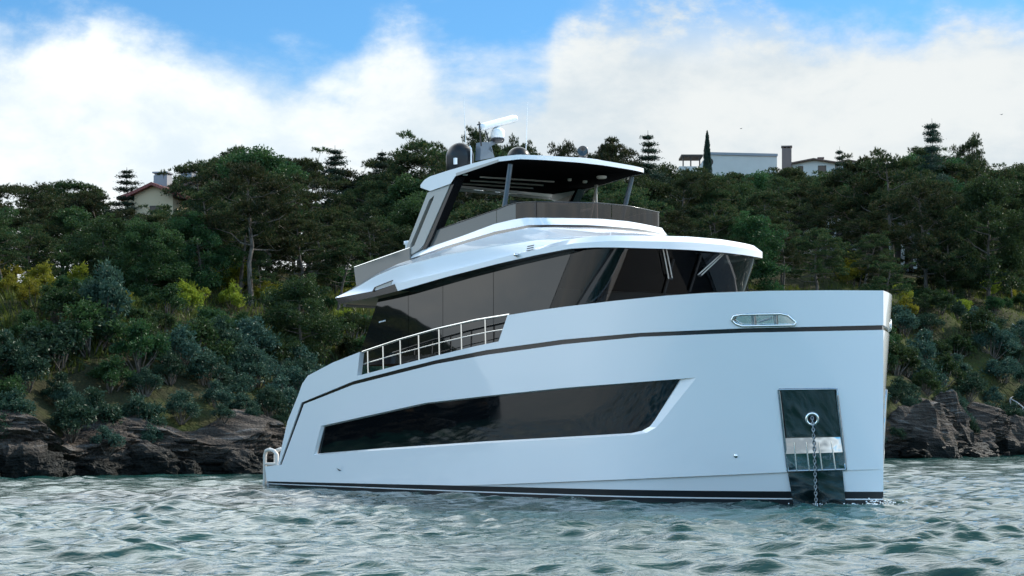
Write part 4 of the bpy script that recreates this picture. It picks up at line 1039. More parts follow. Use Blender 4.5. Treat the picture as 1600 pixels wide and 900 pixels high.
def blades(C, D, ln, wd, r):
    """leaf faces: centres C, directions D, length and width per leaf"""
    n = len(C); D = D / np.maximum(np.linalg.norm(D, axis=1, keepdims=True), 1e-9); R = r.normal(size=(n, 3)); S = np.cross(D, R); S /= np.maximum(np.linalg.norm(S, axis=1, keepdims=True), 1e-9)
    ln = np.broadcast_to(ln, (n,))[:, None]; wd = np.broadcast_to(wd, (n,))[:, None]
    V = np.stack([C - D * ln * .5, C + S * wd * .5, C + D * ln * .5, C - S * wd * .5], 1).reshape(-1, 3)
    return V, np.arange(4 * n).reshape(n, 4)
def limb(mb, a, b, r0, r1, r, sag=.12, n=5, seg=6):
    a, b = np.array(a, float), np.array(b, float); l = np.linalg.norm(b - a); P = [a + (b - a) * f for f in np.linspace(0, 1, n)]
    for i in range(1, n): P[i] = P[i] + r.normal(0, sag * l * .25, 3) * (1 if i < n - 1 else .3) + np.array([0, 0, -sag * l * math.sin(math.pi * i / (n - 1)) * .5])
    mb.tube(P, np.linspace(r0, r1, n), seg, caps=False); return P
def make_tree(kind, seed):
    """canonical plant 10 m tall: (crown mesh, trunk mesh)"""
    r = np.random.default_rng(seed); mb = MB(); clumps = []
    H = 10.0
    if kind in ('pine', 'broad', 'open'):
        lean = r.normal(0, .5, 2); nseg = 9; tz = np.linspace(0, H * (.86 if kind != 'broad' else .75), nseg)
        tp = np.stack([lean[0] * (tz / H) ** 1.5 + np.cumsum(r.normal(0, .10, nseg)), lean[1] * (tz / H) ** 1.5 + np.cumsum(r.normal(0, .10, nseg)), tz - .3], -1)
        mb.tube(tp, np.linspace(.22, .05, nseg), 8, caps=False)
        nl = {'pine': 27, 'broad': 24, 'open': 15}[kind]
        lo = {'pine': .26, 'broad': .14, 'open': .44}[kind]
        for i in range(nl):
            f = lo + (1 - lo) * (i + r.random()) / nl; zb_ = f * H * .86; a = i * 2.4 + r.normal(0, .5)
            b0 = np.array([np.interp(zb_, tz, tp[:, 0]), np.interp(zb_, tz, tp[:, 1]), zb_ - .2])
            rad_ = {'pine': 3.3, 'broad': 3.4, 'open': 3.1}[kind] * (1 - ((f - .5) / .62) ** 2 * .75) * r.uniform(.55, 1.08) * (1 if f < .92 else .5)
            up = r.uniform(.05, .5) * rad_ + (.3 if f > .8 else 0)
            e = b0 + np.array([math.cos(a) * rad_, math.sin(a) * rad_, up])
            P = limb(mb, b0, e, .075 * (1.3 - f), .02, r)
            rr = r.uniform(.75, 1.2) * (1.15 if kind == 'broad' else .95)
            clumps.append((e, rr, .62 if kind != 'broad' else .8)); 
            if rad_ > 1.8: clumps.append((P[3] + r.normal(0, .25, 3) + [0, 0, .25], rr * .85, .6))
            for q in range(2):
                e2 = e + r.normal(0, 1, 3) * [.9, .9, .45]; limb(mb, P[3], e2, .025, .01, r, n=4, seg=5); clumps.append((e2, rr * r.uniform(.45, .75), .7))
        for q in range(3 if kind != 'open' else 2): clumps.append((tp[-1] + r.normal(0, .5, 3) * [1, 1, .5] + [0, 0, .45], r.uniform(.6, .9), .75))
    C, D, S = [], [], []
    if kind in ('pine', 'open'):
        for c, R, fl in clumps:
            n = int(95 * R ** 1.6); u = r.normal(size=(n, 3)); u /= np.linalg.norm(u, axis=1, keepdims=True); u[:, 2] = np.where(u[:, 2] < -.2, -u[:, 2] * .6, u[:, 2])
            p = c + u * (R * r.random((n, 1)) ** .45) * [1, 1, fl] + r.normal(0, .05, (n, 3))
            for q in range(6):
                d = u * .8 + r.normal(0, .55, (n, 3)) + [0, 0, .45]; C.append(p + d / np.linalg.norm(d, axis=1, keepdims=True) * .11); D.append(d)
        C, D = np.concatenate(C), np.concatenate(D); V, Fq = blades(C, D, r.uniform(.20, .34, len(C)), r.uniform(.035, .07, len(C)), r)
        mt = M['pine']
    elif kind == 'broad':
        for c, R, fl in clumps:
            n = int(330 * R ** 1.8); u = r.normal(size=(n, 3)); u /= np.linalg.norm(u, axis=1, keepdims=True)
            C.append(c + u * (R * r.random((n, 1)) ** .4) * [1, 1, fl]); D.append(u + r.normal(0, .8, (n, 3)))
        C, D = np.concatenate(C), np.concatenate(D); V, Fq = blades(C, D, r.uniform(.15, .28, len(C)), r.uniform(.09, .16, len(C)), r); mt = M['green_leaf']
    elif kind == 'cedar':
        tz = np.linspace(-.3, H, 8); tp = np.stack([r.normal(0, .05, 8), r.normal(0, .05, 8), tz], -1); mb.tube(tp, np.linspace(.2, .02, 8), 7, caps=False)
        zz = 2.0
        while zz < H * .985:
            f = zz / H; R = (3.7 * (1 - f) ** .8 + .25) * r.uniform(.7, 1.1)
            for a in np.arange(r.uniform(0, 2), 6.5, 1.15 + .5 * f):
                l = R * r.uniform(.35, 1.15); e = np.array([math.cos(a) * l, math.sin(a) * l, zz + l * r.uniform(-.05, .22)]); P = limb(mb, (0, 0, zz), e, .05 * (1.1 - f), .012, r, .05, 4, 5)
                n = int(230 * l + 40); w = r.random(n) ** .7; p = np.array([0, 0, zz]) + (e - [0, 0, zz]) * w[:, None] + r.normal(0, 1, (n, 3)) * [.34, .34, .12] * (.5 + .5 * l / 2)
                C.append(p); D.append(r.normal(0, 1, (n, 3)) * [1, 1, .35])
            zz += r.uniform(.34, .7)
        C, D = np.concatenate(C), np.concatenate(D); V, Fq = blades(C, D, r.uniform(.16, .3, len(C)), r.uniform(.04, .08, len(C)), r); mt = M['cedar']
    elif kind == 'cypress':
        mb.tube([(0, 0, -.3), (0, 0, 9)], [.2, .04], 7, caps=False); n = 9000; f = r.random(n) ** .9; R = 1.05 * np.sin(np.pi * np.clip(f * .93 + .07, 0, 1)) ** .6 * (1 - .25 * f); a = r.uniform(0, 6.28, n); w = r.random(n) ** .35 * R * (1 + .18 * np.sin(a * 5 + f * 30))
        C = np.stack([np.cos(a) * w, np.sin(a) * w, .4 + f * 9.6], -1); D = np.stack([np.cos(a) * .4, np.sin(a) * .4, np.ones(n)], -1) + r.normal(0, .3, (n, 3)); V, Fq = blades(C, D, r.uniform(.2, .4, n), r.uniform(.06, .12, n), r); mt = M['cedar']
    elif kind == 'palm':
        mb.tube([(0, 0, -.3), (.1, 0, 3), (.2, .1, 6.2)], [.3, .24, .22], 9, caps=False)
        for a in np.arange(0, 6.28, .34):
            ln = r.uniform(3.0, 4.0); el_ = r.uniform(.1, 1.1); 
            tt_ = np.linspace(.05, 1, 40); px_ = tt_ * ln * math.cos(el_ * .6); pz_ = 6.2 + tt_ * ln * math.sin(el_) - 2.2 * tt_ ** 2.2 * (1.3 - el_ * .4)
            P = np.stack([.2 + px_ * math.cos(a), .1 + px_ * math.sin(a), pz_], -1); mb.tube(P[::8], .03, 4, caps=False); sd_v = np.array([-math.sin(a), math.cos(a), 0])
            for sg in (-1, 1):
                for jit in range(2): C.append(P + sd_v * sg * .28 + [0, 0, -.12]); D.append(np.tile(sd_v * sg + np.array([math.cos(a), math.sin(a), 0]) * .6 + [0, 0, -.5], (40, 1)) + r.normal(0, .15, (40, 3)))
        C, D = np.concatenate(C), np.concatenate(D); V, Fq = blades(C, D, .75, .06, r); mt = M['dark_leaf']
    return fastmesh('crown', V, Fq, mt), mb
def make_bush(kind, seed):
    """canonical shrub about 2 m across and 1.7 m tall"""
    r = np.random.default_rng(seed); C, D = [], []; mb = MB()
    n_c = {'olive': 17, 'bright': 12, 'green': 15}[kind]
    for i in range(n_c):
        a = r.uniform(0, 6.28); q = r.random() ** .6 * .85; c = np.array([math.cos(a) * q, math.sin(a) * q, .35 + (1 - q * q) * r.uniform(.35, 1.05)]); R = r.uniform(.26, .46)
        limb(mb, (c[0] * .15, c[1] * .15, -.15), c, .03, .012, r, n=4, seg=5)
        for s_ in range(11):                                      # leafy sprigs
            u = r.normal(size=3); u /= np.linalg.norm(u); u[2] = abs(u[2]) * .9 + .1; tip = c + u * R * r.uniform(.7, 1.25); n = 17
            w = r.random((n, 1)); C.append(c + (tip - c) * w + r.normal(0, .045, (n, 3))); D.append(u + r.normal(0, .75, (n, 3)))
        n = 110; u = r.normal(size=(n, 3)); u /= np.linalg.norm(u, axis=1, keepdims=True); C.append(c + u * R * .8); D.append(u + r.normal(0, .6, (n, 3)))
    C, D = np.concatenate(C), np.concatenate(D); k = C[:, 2] > -.05; C, D = C[k], D[k]
    V, Fq = blades(C, D, r.uniform(.08, .15, len(C)), r.uniform(.035, .06, len(C)), r)
    return fastmesh('foliage', V, Fq, {'olive': M['olive'], 'bright': M['bright'], 'green': M['green_leaf']}[kind]), mb
PROTO = {}
def proto(kind, i):
    if (kind, i) not in PROTO:
        f = make_bush if kind in ('olive', 'bright', 'green') else make_tree
        cm, mb = f(kind, 100 + i * 7 + len(kind)); tm = mb.build('trunk', M['bark']); d = tm.data; bpy.data.objects.remove(tm); PROTO[(kind, i)] = (cm, d)
    return PROTO[(kind, i)]
NV = {'pine': 6, 'open': 4, 'broad': 4, 'cedar': 3, 'cypress': 1, 'palm': 1, 'olive': 5, 'bright': 3, 'green': 4}
SPECIES = {'pine': 'pine_tree', 'open': 'pine_tree', 'broad': 'broadleaf_tree', 'cedar': 'cedar_tree', 'cypress': 'cypress_tree', 'palm': 'palm_tree', 'olive': 'shrub', 'bright': 'shrub', 'green': 'shrub'}
CAT = {'olive': 'shrub', 'bright': 'shrub', 'green': 'shrub'}
def plant(kind, X, Y, h, label, group=None, wide=1.0, var=None, rz=None, dz=0.0):
    i = random.randrange(NV[kind]) if var is None else var
    cm, tm = proto(kind, i); sc = h / (1.75 if kind in CAT else 10.0)
    o = empty(SPECIES[kind], (X, Y, float(hz(X, Y)) - .05 + dz), random.uniform(0, 6.28) if rz is None else rz); o.scale = (sc * wide, sc * wide, sc)
    tag(o, label, CAT.get(kind, 'tree'), group)
    link(bpy.data.objects.new('foliage' if kind in CAT else 'crown', cm), o); link(bpy.data.objects.new('stem' if kind in CAT else 'trunk', tm), o)
    return o
SKY = [(-200, 268), (0, 270), (110, 274), (150, 287), (200, 268), (262, 278), (290, 262), (320, 246), (360, 226), (410, 218), (450, 224), (490, 252), (505, 282), (525, 250), (560, 262), (600, 255), (650, 215), (690, 225), (740, 205), (800, 222), (860, 222), (900, 245), (940, 222), (1000, 218), (1030, 246), (1100, 258), (1220, 258), (1290, 262), (1340, 240), (1400, 230), (1450, 205), (1500, 232), (1530, 245), (1580, 240), (1900, 235)]
skyl = lambda px: np.interp(px, *zip(*SKY))
def at_px(px, d): Y = depth_at(px, d); return (px - CX) / F * Y, Y
def tree_px(kind, px, top, d, label, group=None, wide=1.0, **kw):
    X, Y = at_px(px, d); z1 = (YH - top) / F * Y + HC; h = z1 - float(hz(X, Y))
    if h < 2.0: return None
    return plant(kind, X, Y, h, label, group, wide, **kw)
# trees one can tell apart along the ridge
NAMED = [
 ('broad', 395, 214, 24, 'largest round-crowned tree on the skyline left of the yacht', 1.0, 0), ('open', 392, 235, 13, 'tall pine with pale forked branches in front of the largest round tree', .9, 0),
 ('pine', 318, 243, 27, 'pine on the left shoulder of the largest round tree', .9, 1), ('pine', 462, 230, 25, 'pine on the right shoulder of the largest round tree', .8, 2),
 ('cedar', 524, 226, 36, 'tiered cedar standing clear against the sky left of the flybridge', .75, 0), ('cedar', 597, 232, 34, 'ragged cedar between the tiered cedar and the black satellite dome', .8, 1),
 ('open', 652, 208, 30, 'airy pine against the sky just left of the black satellite dome', .95, 1), ('open', 742, 189, 33, 'thin open pine behind the radar mast', .55, 2), ('pine', 796, 204, 36, 'narrow pine behind the white radar dome', .5, 0),
 ('pine', 860, 214, 34, 'small round pine above the middle of the hardtop', .55, 3), ('pine', 955, 213, 28, 'broad pine above the front edge of the hardtop', .8, 4), ('cedar', 1012, 203, 34, 'dark tiered cedar on the skyline right of the hardtop', .8, 2),
 ('cypress', 1105, 205, 46, 'slim dark cypress beside the white house with the round window', .45, 0), ('palm', 1086, 222, 45, 'palm with drooping fronds left of the slim cypress', .75, 0),
 ('cedar', 198, 260, 30, 'small conifer on the skyline left of the grey chimney', .9, 1), ('cedar', 1456, 184, 26, 'tallest tiered cedar above the bow', .55, 0), ('open', 1512, 203, 30, 'leaning thin pine right of the tallest cedar', .5, 3),
 ('cedar', 1312, 228, 36, 'small cedar in front of the brown roof', .55, 2), ('broad', 1545, 262, 12, 'dense dark rounded tree right of the leaning thin pine', .8, 1), ('open', 1395, 224, 20, 'pine with several bare trunks above the bow', .8, 0),
 ('pine', 1345, 236, 24, 'pine right of the brown roof', .8, 5), ('pine', 1112, 290, 20, 'olive-toned pine below the white house with the round window', .85, 1), ('pine', 1060, 258, 22, 'pine left of the white house with the round window', .8, 0)]
for kind, px, top, d, lab, wd, var in NAMED: tree_px(kind, px, top, d, lab, None, wd, var=var)
# the rest of the wood, by stretch of hill
ZONES = [(-190, 150, 'dark pine on the slope at the far left above the grey-green shrubs', 'pines on the far left slope'), (150, 300, 'pine on the slope around the red-roofed house', 'pines around the red-roofed house'),
         (300, 560, 'pine on the slope below the largest round tree', 'pines below the largest round tree'), (560, 1000, 'pine on the hill behind the flybridge', 'pines behind the flybridge'),
         (1000, 1230, 'pine on the slope below the white house with the round window', 'pines below the white house'), (1230, 1400, 'pine on the slope below the brown-roofed house', 'pines below the brown-roofed house'), (1400, 1820, 'pine on the slope right of the bow', 'pines right of the bow')]
def zone(px):
    for a, b, l, g_ in ZONES:
        if a <= px < b: return l, g_
    return ZONES[0][2:] if px < 0 else ZONES[-1][2:]
def house_cap(px, top, d):                                        # trees before a house stay below its eaves
    if 188 < px < 280: top = max(top, 318 if d < 40 else 270)
    if 1055 < px < 1225: top = max(top, 259)
    if 1225 < px < 1330: top = max(top, 264)
    if 1282 < px < 1332 and 8 < d < 31: top = max(top, 368)
    if 1352 < px < 1442 and d < 23: top = max(top, 392 if px < 1385 or px > 1425 else 330)
    return top
rr_ = random.Random(11)
for d, off, stepm in ((37, 2, 2.9), (31, 14, 2.9), (25, 36, 2.9), (19.5, 62, 2.8), (15, 98, 2.7), (11, 150, 4.4)):
    px = -170.0
    while px < 1780:
        Y = depth_at(px, d); dpx = stepm * F / Y; q = px + rr_.uniform(-.3, .3) * dpx; dd_ = d + rr_.uniform(-2, 2); t_ = skyl(q) + off * rr_.uniform(.6, 1.35) + (10 if q > 1000 else 0)
        kind = rr_.choices(['pine', 'open', 'broad'], [5, 1.6, 2.2] if d > 16 else [2, 3, 1.2])[0]
        t_ = house_cap(q, t_, dd_)
        if not (d < 12 and 600 < q < 1330):
            l, g_ = zone(q); l2 = l.replace('pine ', 'broadleaf tree ', 1) if kind == 'broad' else l; g2 = g_.replace('pines', 'broadleaf trees') if kind == 'broad' else g_
            tree_px(kind, q, t_, dd_, l2, g2, rr_.uniform(.85, 1.2))
        px += dpx * rr_.uniform(.85, 1.2)
q = 1072.0
while q < 1330:                                                   # the thicket right below the ridge houses
    l, g_ = zone(q); k_ = rr_.choice(['pine', 'broad', 'pine']); l = l.replace('pine ', 'broadleaf tree ', 1) if k_ == 'broad' else l
    tree_px(k_, q, (257 if q < 1225 else 266) + rr_.uniform(-4, 9), 44 + rr_.uniform(-4, 3), l, g_.replace('pines', 'broadleaf trees') if k_ == 'broad' else g_, 1.1); q += rr_.uniform(17, 30)
# the cape outside the frame on the left, which the side windows mirror
for i in range(13):
    X, Y = -27 - i * 1.1 + rr_.uniform(-1, 1), 65.5 + (i % 4) * 2.2 + rr_.uniform(-1, 1)
    if float(hz(X, Y)) > .8: plant(rr_.choice(['pine', 'broad']), X, Y, rr_.uniform(6, 9), 'pine on the point beyond the left end of the rocks', 'trees on the point beyond the rocks')
# shrubs
for d, h0, kinds in ((.75, .8, 'o'), (1.3, 1.1, 'o'), (2.4, 1.5, 'o'), (3.4, 1.6, 'oog'), (4.8, 1.9, 'oog'), (6.6, 2.0, 'og'), (8.6, 1.7, 'gog'), (11, 1.3, 'ggb'), (13.5, 1.4, 'gb'), (16.5, 1.9, 'bgg')):
    px = -90.0
    while px < 1710:
        Y = depth_at(px, d); dpx = 1.4 * F / Y * (1.1 if d > 9 else 1) * (.8 if px > 1380 else 1)
        q = px + rr_.uniform(-.35, .35) * dpx; px += dpx * rr_.uniform(.8, 1.25)
        if 640 < q < 1330: continue
        if d < 1.5 and rr_.random() < .38: continue
        kind = {'o': 'olive', 'g': 'green', 'b': 'bright'}[rr_.choice(kinds)]
        where = 'above the rocks at the far left' if q < 250 else 'on the bank beside the stern' if q < 800 else 'on the bank right of the bow'
        look = {'olive': 'grey-green leafy shrub', 'green': 'dark green shrub', 'bright': 'sunlit yellow-green shrub among the trunks'}[kind]
        X, Y = at_px(q, d + rr_.uniform(-.6, .6)); hh_ = h0 * rr_.uniform(.7, 1.25) * (1.25 if q > 1000 else 1.0)
        plant(kind, X, Y, hh_, look + ' ' + where, look + 's ' + where, rr_.uniform(.9, 1.25), dz=.35 if d < 1.5 else 0)
tree_px('broad', 468, 422, 7.5, 'dense grey-green bushy tree beside the aft deck', None, 1.05, var=2).children[0]
plant('olive', *at_px(168, 7.5), 3.2, 'tall rounded grey-green bush standing above the others at the left', None, .75)
def build_grass():
    r = np.random.default_rng(3); n = 26000; px = r.uniform(-80, 1690, n); d = r.uniform(6, 19, n); Y = depth_at(px, d); X = (px - CX) / F * Y; Z = hz(X, Y)
    C = np.stack([X, Y, Z + .16], -1); D = r.normal(0, .35, (n, 3)) + [0, 0, 1]; V, Fq = blades(C, D, r.uniform(.35, .8, n), r.uniform(.05, .1, n), r)
    o = link(bpy.data.objects.new('grass', fastmesh('grass', V, Fq, leaf_mat('grass_blades', (.028, .045, .012), (.10, .115, .022), .45)))); tag(o, 'yellow-green grass between the trunks on the slope', 'grass', kind='stuff')
build_grass()

# ================================================================== rocks at the water's edge
def boulder(seed, sx, sy, sz):
    r = np.random.default_rng(seed); n1, n2 = 22, 32; P = []
    o_ = Vector(r.uniform(0, 50, 3))
    for i in range(n1):
        th_ = math.pi * i / (n1 - 1)
        for j in range(n2):
            ph = 2 * math.pi * j / n2; u = Vector((math.sin(th_) * math.cos(ph), math.sin(th_) * math.sin(ph), math.cos(th_)))
            k = 1 + .34 * mn.fractal(u * 1.3 + o_, 1, 2, 4) + .12 * (abs(mn.noise(u * 3.1 + o_)) * 2 - .5); P.append((u.x * sx * k, u.y * sy * k, u.z * sz * k))
    F_ = [(i * n2 + j, i * n2 + (j + 1) % n2, (i + 1) * n2 + (j + 1) % n2, (i + 1) * n2 + j) for i in range(n1 - 1) for j in range(n2)]
    return fastmesh('boulder', np.array(P), np.array(F_), M['rock'])
for i, (px, d, sx, sy, sz, lab) in enumerate([(1412, 1.4, 2.2, 1.8, 2.6, 'large pale rock beside the bow'), (1440, 1.0, 1.5, 1.3, 1.9, 'rounded rock just right of the large pale rock'), (1466, 1.8, 1.6, 1.3, 2.9, 'tall ochre-stained rock below the shrubs'),
        (1497, .4, 1.9, 1.2, .7, 'low flat rock at the waterline'), (1540, .9, 2.3, 1.5, 1.6, 'broad grey rock under the handrail shrub'), (1585, .9, 2.4, 1.6, 1.9, 'rock at the right edge below the metal steps'),
        (1425, -.1, 1.6, .9, .45, 'mossy low ledge in the water beside the bow'), (250, .3, 1.4, .9, .9, 'dark boulder at the foot of the layered cliff'), (60, .5, 1.3, .9, 1.0, 'pale boulder at the foot of the far left cliff'), (350, .2, 1.1, .8, .6, 'small wet boulder left of the swim platform')]):
    X, Y = at_px(px, d + float(shore_off(0)) * 0); t_ = (X - SH0[0]) * SD[0] + (Y - SH0[1]) * SD[1]; so_ = float(shore_off(t_)); X += SN[0] * so_; Y += SN[1] * so_
    o = link(bpy.data.objects.new('boulder', boulder(40 + i, sx, sy, sz))); o.location = (X, Y, sz * .25); o.rotation_euler = (0, .1, i * 1.3); tag(o, lab, 'rock')

rs_ = random.Random(4)
stones = [link(bpy.data.objects.new('boulder', boulder(70 + i, .5, .4, .34))) for i in range(4)]
for i in range(34):
    o = stones[i] if i < 4 else link(stones[i % 4].copy()); t_ = rs_.choice([rs_.uniform(-14, 14), rs_.uniform(70, 96)]); d_ = rs_.uniform(-.5, .5) + float(shore_off(t_)); k_ = rs_.uniform(.5, 1.5) * (1.5 if t_ > 60 else 1)
    P_ = SH0 + SD * t_ + SN * d_; o.location = (P_[0], P_[1], rs_.uniform(-.1, .12)); o.rotation_euler = (rs_.uniform(-.4, .4), rs_.uniform(-.4, .4), rs_.uniform(0, 6)); o.scale = (k_, k_, k_ * rs_.uniform(.7, 1.2))
    tag(o, 'small dark stone lying in the water along the foot of the cliff', 'rock', 'small stones along the foot of the cliff')
# ================================================================== houses on the ridge
def roof_mat(name, a, b_):
    m = mat(name, a, .8); N, b = nodes(m); tc = N.n('TexCoord'); wv = N.n('TexWave', wave_type='BANDS', bands_direction='X', ins={'Vector': tc.outputs['Object'], 'Scale': 2.2, 'Distortion': .4})
    ns = N.n('TexNoise', ins={'Vector': tc.outputs['Object'], 'Scale': 2.5, 'Detail': 4.0}); N.set(b, 'Base Color', N.mix(ns.outputs[0], rgb(*a), rgb(*b_))); bump(N, b, wv.outputs[0], .6, .08); return m
def plaster(name, a):
    m = mat(name, a, .85); N, b = nodes(m); tc = N.n('TexCoord'); ns = N.n('TexNoise', ins={'Vector': tc.outputs['Object'], 'Scale': .9, 'Detail': 6.0}); N.set(b, 'Base Color', N.mix(ns.outputs[0], rgb(*[c * .82 for c in a]), rgb(*a))); return m
M['cream'], M['plaster'], M['conc'] = plaster('cream_render', (.55, .43, .28)), plaster('white_render', (.60, .575, .53)), plaster('grey_render', (.30, .31, .33))
M['redroof'], M['brownroof'] = roof_mat('red_tiles', (.20, .055, .05), (.28, .10, .08)), roof_mat('brown_tiles', (.13, .075, .06), (.20, .13, .10))
M['brick'] = plaster('brown_brick', (.22, .16, .14)); M['pane'] = mat('window_pane', (.01, .014, .018), .05); M['wood'] = mat('dark_timber', (.06, .045, .035), .7)
def place(name, px, py, Y, rz, lab):
    o = empty(name, ((px - CX) / F * Y, Y, HC + (YH - py) / F * Y), rz); tag(o, lab, 'house'); return o
def gable(o, w, l, wall, rise, wm, rm, over=.35, x0=0, y0=0, z0=0, slope_down=6.0, chim=None):
    """origin at the eaves' middle of the front wall; w across, l deep; gable ends face the front"""
    mb = MB(); mb.box((x0 - w / 2, y0, z0 - slope_down), (x0 + w / 2, y0 + l, z0)); mb.prism([(x0 - w / 2, y0 + .002, z0), (x0 + w / 2, y0 + .002, z0), (x0, y0 + .002, z0 + rise)], (0, l - .004, 0)); mb.build('wall', wm, o)
    mb = MB()
    for s in (-1, 1):
        e = np.array([x0 + s * (w / 2 + over), 0, z0 - rise * over / (w / 2)]); r_ = np.array([x0, 0, z0 + rise])
        mb.prism([e + [0, y0 - over, 0.01], r_ + [0, y0 - over, 0.01], r_ + [0, y0 - over, .17], e + [0, y0 - over, .17]], (0, l + 2 * over, 0))
    rf = mb.build('roof', rm, o)
    return rf
def window(o, x, y, z, w, h, fr=True):
    mb = MB(); mb.box((x - w / 2 - .07, y - .05, z - .07), (x + w / 2 + .07, y - .003, z + h + .07)); f = mb.build('window', M['wood'], o)
    mb = MB(); mb.box((x - w / 2, y - .07, z), (x + w / 2, y - .052, z + h)); mb.build('pane', M['pane'], f)
h1 = place('house', 240, 304, 108, rad(-12), 'cream house with red tiled roofs and grey chimney among the pines')
rf = gable(h1, 2.3, 4.2, 5, .5, M['cream'], M['redroof'])
window(h1, .1, 0, -1.5, .5, .8)
gable(h1, 3.4, 3.6, 5, .55, M['cream'], M['redroof'], x0=-1.0, y0=2.2, z0=.12)
gable(h1, 3.0, 4.0, 6, .6, M['cream'], M['brownroof'], x0=1.6, y0=5.0, z0=1.1)
mb = MB(); mb.box((-1.0, 2.4, 0), (-.18, 3.2, 1.42)); mb.box((-1.06, 2.34, 1.55), (-.12, 3.26, 1.63))
for x in (-.9, -.55, -.26): mb.box((x - .06, 2.45, 1.422), (x + .06, 3.15, 1.548))
mb.build('chimney', M['conc'], h1)
mb = MB(); mb.box((-.6, 5.5, .5), (.1, 6.2, 2.05)); mb.box((-.66, 5.44, 2.053), (.16, 6.26, 2.13)); mb.build('chimney', M['conc'], h1)
h2 = place('house', 1150, 268, 232, 0, 'white flat-roofed house with slanting end wall and round window on the ridge')
px2m = 232 / F; m_ = lambda px, py: ((px - 1150) * px2m, (268 - py) * px2m)
out = [m_(1085, 395), m_(1088, 268), m_(1107, 238), m_(1214, 240.5), m_(1214, 395)]
mb = MB(); mb.prism([(x, 0, z) for x, z in out], (0, 9, 0)); mb.build('wall', M['plaster'], h2)
mb = MB(); a, b = m_(1104, 237.8), m_(1215, 240.4); mb.prism([(a[0], -.15, a[1] + .0), (b[0], -.15, b[1] + .0), (b[0], -.15, b[1] - .30), (a[0], -.15, a[1] - .30)], (0, .147, 0)); mb.build('parapet', M['conc'], h2)
c = m_(1108, 253); mb = MB(); mb.lathe((c[0], -.02, c[1]), [(0, .05), (.42, .05), (.5, .0)], 20, axis=(0, -1, 0)); rw = mb.build('round_window', M['wood'], h2); mb = MB(); mb.lathe((c[0], -.075, c[1]), [(0, .01), (.38, .01), (.39, 0)], 20, axis=(0, -1, 0)); mb.build('pane', M['pane'], rw)
mb = MB(); a, b = m_(1062, 264), m_(1094, 258); mb.box((a[0], 1, a[1] - 9), (b[0] - .3, 5, b[1])); mb.build('terrace_wall', M['plaster'], h2)
mb = MB(); a, b = m_(1066, 242), m_(1100, 239); mb.box((a[0], 1.2, a[1]), (b[0], 5, b[1])); 
for px in (1068, 1080, 1094): x, z = m_(px, 258); mb.box((x, 1.3, z - .1), (x + .15, 1.45, a[1] - .002))
mb.build('pergola', M['wood'], h2)
h3 = place('house', 1263, 256, 226, rad(-8), 'white house with brown tiled roof and tall brick chimney on the ridge')
rf = gable(h3, 5.0, 7, 13, .45, M['plaster'], M['brownroof'], over=.5, x0=.6, slope_down=13)
gable(h3, 5.4, 6, 8, .55, M['plaster'], M['brownroof'], over=.4, x0=4.6, y0=1.5, z0=-.1, slope_down=13)
mb = MB(); s_ = 226 / F; x0, x1 = (1222 - 1263) * s_, (1237 - 1263) * s_; z1 = (256 - 232) * s_; mb.box((x0, -.6, -12), (x1, .5, z1)); mb.box((x0 - .08, -.68, z1 + .16), (x1 + .08, .58, z1 + .3))
for x in (x0 + .05, (x0 + x1) / 2 - .08, x1 - .2): mb.box((x, -.55, z1 + .002), (x + .15, .45, z1 + .158))
mb.build('chimney', M['brick'], h3)
mb = MB(); x0, x1 = (1278.5 - 1263) * s_, (1287 - 1263) * s_; z1 = (256 - 244) * s_; mb.box((x0, 2, 0), (x1, 2.7, z1)); mb.box((x0 - .08, 1.92, z1 + .003), (x1 + .08, 2.78, z1 + .14)); mb.build('chimney', M['brick'], h3)
window(h3, -.9, 0, -1.1, .45, .8); window(h3, 1.6, 0, -1.2, .8, .9)
h4 = place('house', 1310, 345, 182, rad(10), 'white house half hidden behind pines on the right slope')
gable(h4, 5.2, 6, 7, .9, M['plaster'], M['brownroof'], slope_down=7)
for x in (-1.6, .2, 1.7): window(h4, x, 0, -1.6, .7, 1.0)
for x in (-1.6, .2, 1.7): window(h4, x, 0, -4.2, .7, 1.2)
h5 = place('house', 1400, 372, 172, rad(-6), 'dark flat-roofed villa with pale pillars behind the trunks above the bow')
mb = MB(); mb.box((-2.4, 1.2, -4.5), (2.6, 6, 0)); mb.build('wall', M['wood'], h5)
mb = MB(); mb.box((-2.8, -.2, .003), (3.0, 6.3, .42)); mb.build('roof', M['conc'], h5)
mb = MB(); mb.box((-2.8, -.2, -3.0), (3.0, 1.197, -2.8)); mb.build('terrace', M['conc'], h5)
for x in (-.6, .45, 1.55): mb = MB(); mb.box((x, 0, -2.797), (x + .32, .3, 0)); mb.build('pillar', M['plaster'], h5)
mb = MB(); mb.box((-.3, 2, .423), (.9, 4, 1.6)); mb.build('roof_room', M['conc'], h5)
window(h5, -1.6, 1.2, -2.2, 1.0, 1.8)
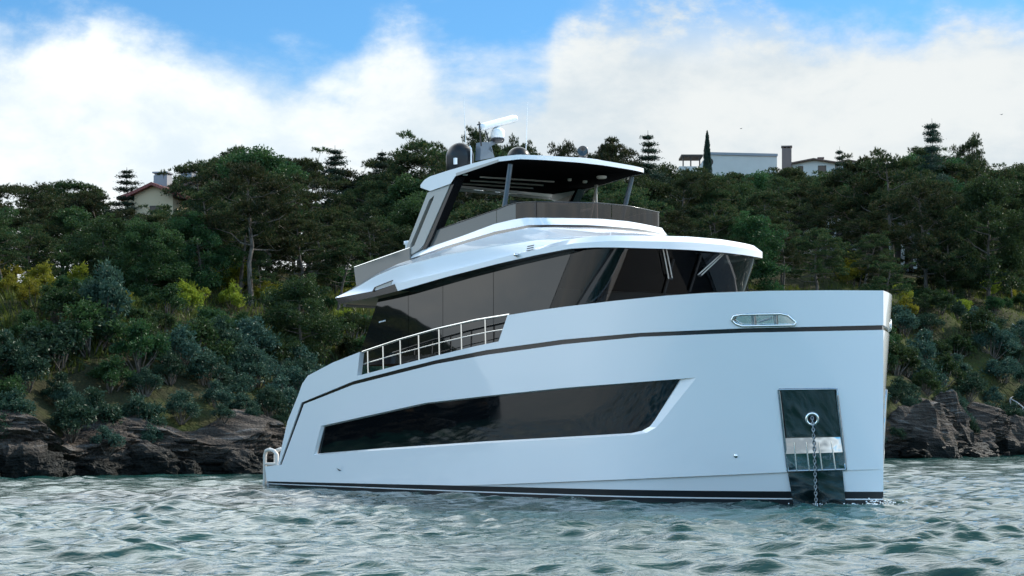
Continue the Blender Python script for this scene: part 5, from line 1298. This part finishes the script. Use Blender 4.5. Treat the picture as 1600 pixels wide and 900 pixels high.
# ================================================================== handrails and steps
def railing(name, pts, lab, posts=True, mid=True):
    P = []
    for px, py, Y in pts: P.append(((px - CX) / F * Y, Y, HC + (YH - py) / F * Y))
    P = np.array(P); mb = MB(); mb.tube(P, .045, 6); o = mb.build(name, M['rail_paint']); tag(o, lab, 'handrail')
    for i in range(len(P)):
        m2 = MB(); m2.tube([P[i] - [0, 0, 1.0], P[i]], .04, 6); m2.build('rail_post', M['rail_paint'], o)
    return o
M['rail_paint'] = mat('pale_rail_paint', (.42, .42, .42), .5)
railing('handrail', [(1578, 623, 140), (1588, 616, 141), (1602, 606, 142.5), (1625, 592, 145)], 'pale metal handrail climbing beside the steps at the right edge')
railing('handrail', [(1579, 623, 139.6), (1588, 628, 139), (1598, 636, 138.4), (1612, 648, 137.6)], 'pale metal handrail running down towards the rocks at the right edge')
railing('handrail', [(1552, 489, 158), (1570, 499, 157.5), (1588, 510, 157), (1610, 523, 156.5)], 'thin handrail on the slope below the yellow-green shrubs at the right')
mb = MB()
for i in range(8):
    Y = 138.2 + i * .32; x = (1592 + i * 1.1 - CX) / F * Y; z = HC + (YH - 672 + i * 4.4) / F * Y; mb.box((x - .2, Y, z - .35), (x + 1.6, Y + .45, z))
st_ = mb.build('steps', M['conc']); tag(st_, 'grey concrete steps between the two pale handrails', 'steps')
# ================================================================== birds
for px, py, Y, s_ in ((1565, 179, 150, .15), (1158, 201, 170, .15)):
    o = MB(); c = np.array([(px - CX) / F * Y, Y, HC + (YH - py) / F * Y])
    prof = [(0, -.9), (.10, -.6), (.17, -.1), (.13, .4), (.09, .55), (.10, .68), (.0, .9)]
    o.lathe(c, [(a * s_, b_ * s_) for a, b_ in prof], 10, axis=(.8, .5, .1))
    for sg in (-1, 1):
        d1 = np.array([-.5 * sg, .8 * sg, .45]); d2 = np.array([-.5 * sg, .8 * sg, -.1]); f = np.array([.8, .5, .1]) * .18
        W = [c + f * s_, c + (f + d1 * .7) * s_, c + (d1 * .7 + d2 * .9) * s_, c + (d1 * .7 - f) * s_, c - f * s_]
        o.prism(W, (0, 0, .03 * s_))
    b_o = o.build('bird', mat('bird_feathers', (.10, .10, .11), .8)); tag(b_o, 'small dark bird flying %s' % ('in the sky above the far right trees' if px > 1400 else 'over the white house with the round window'), 'bird')
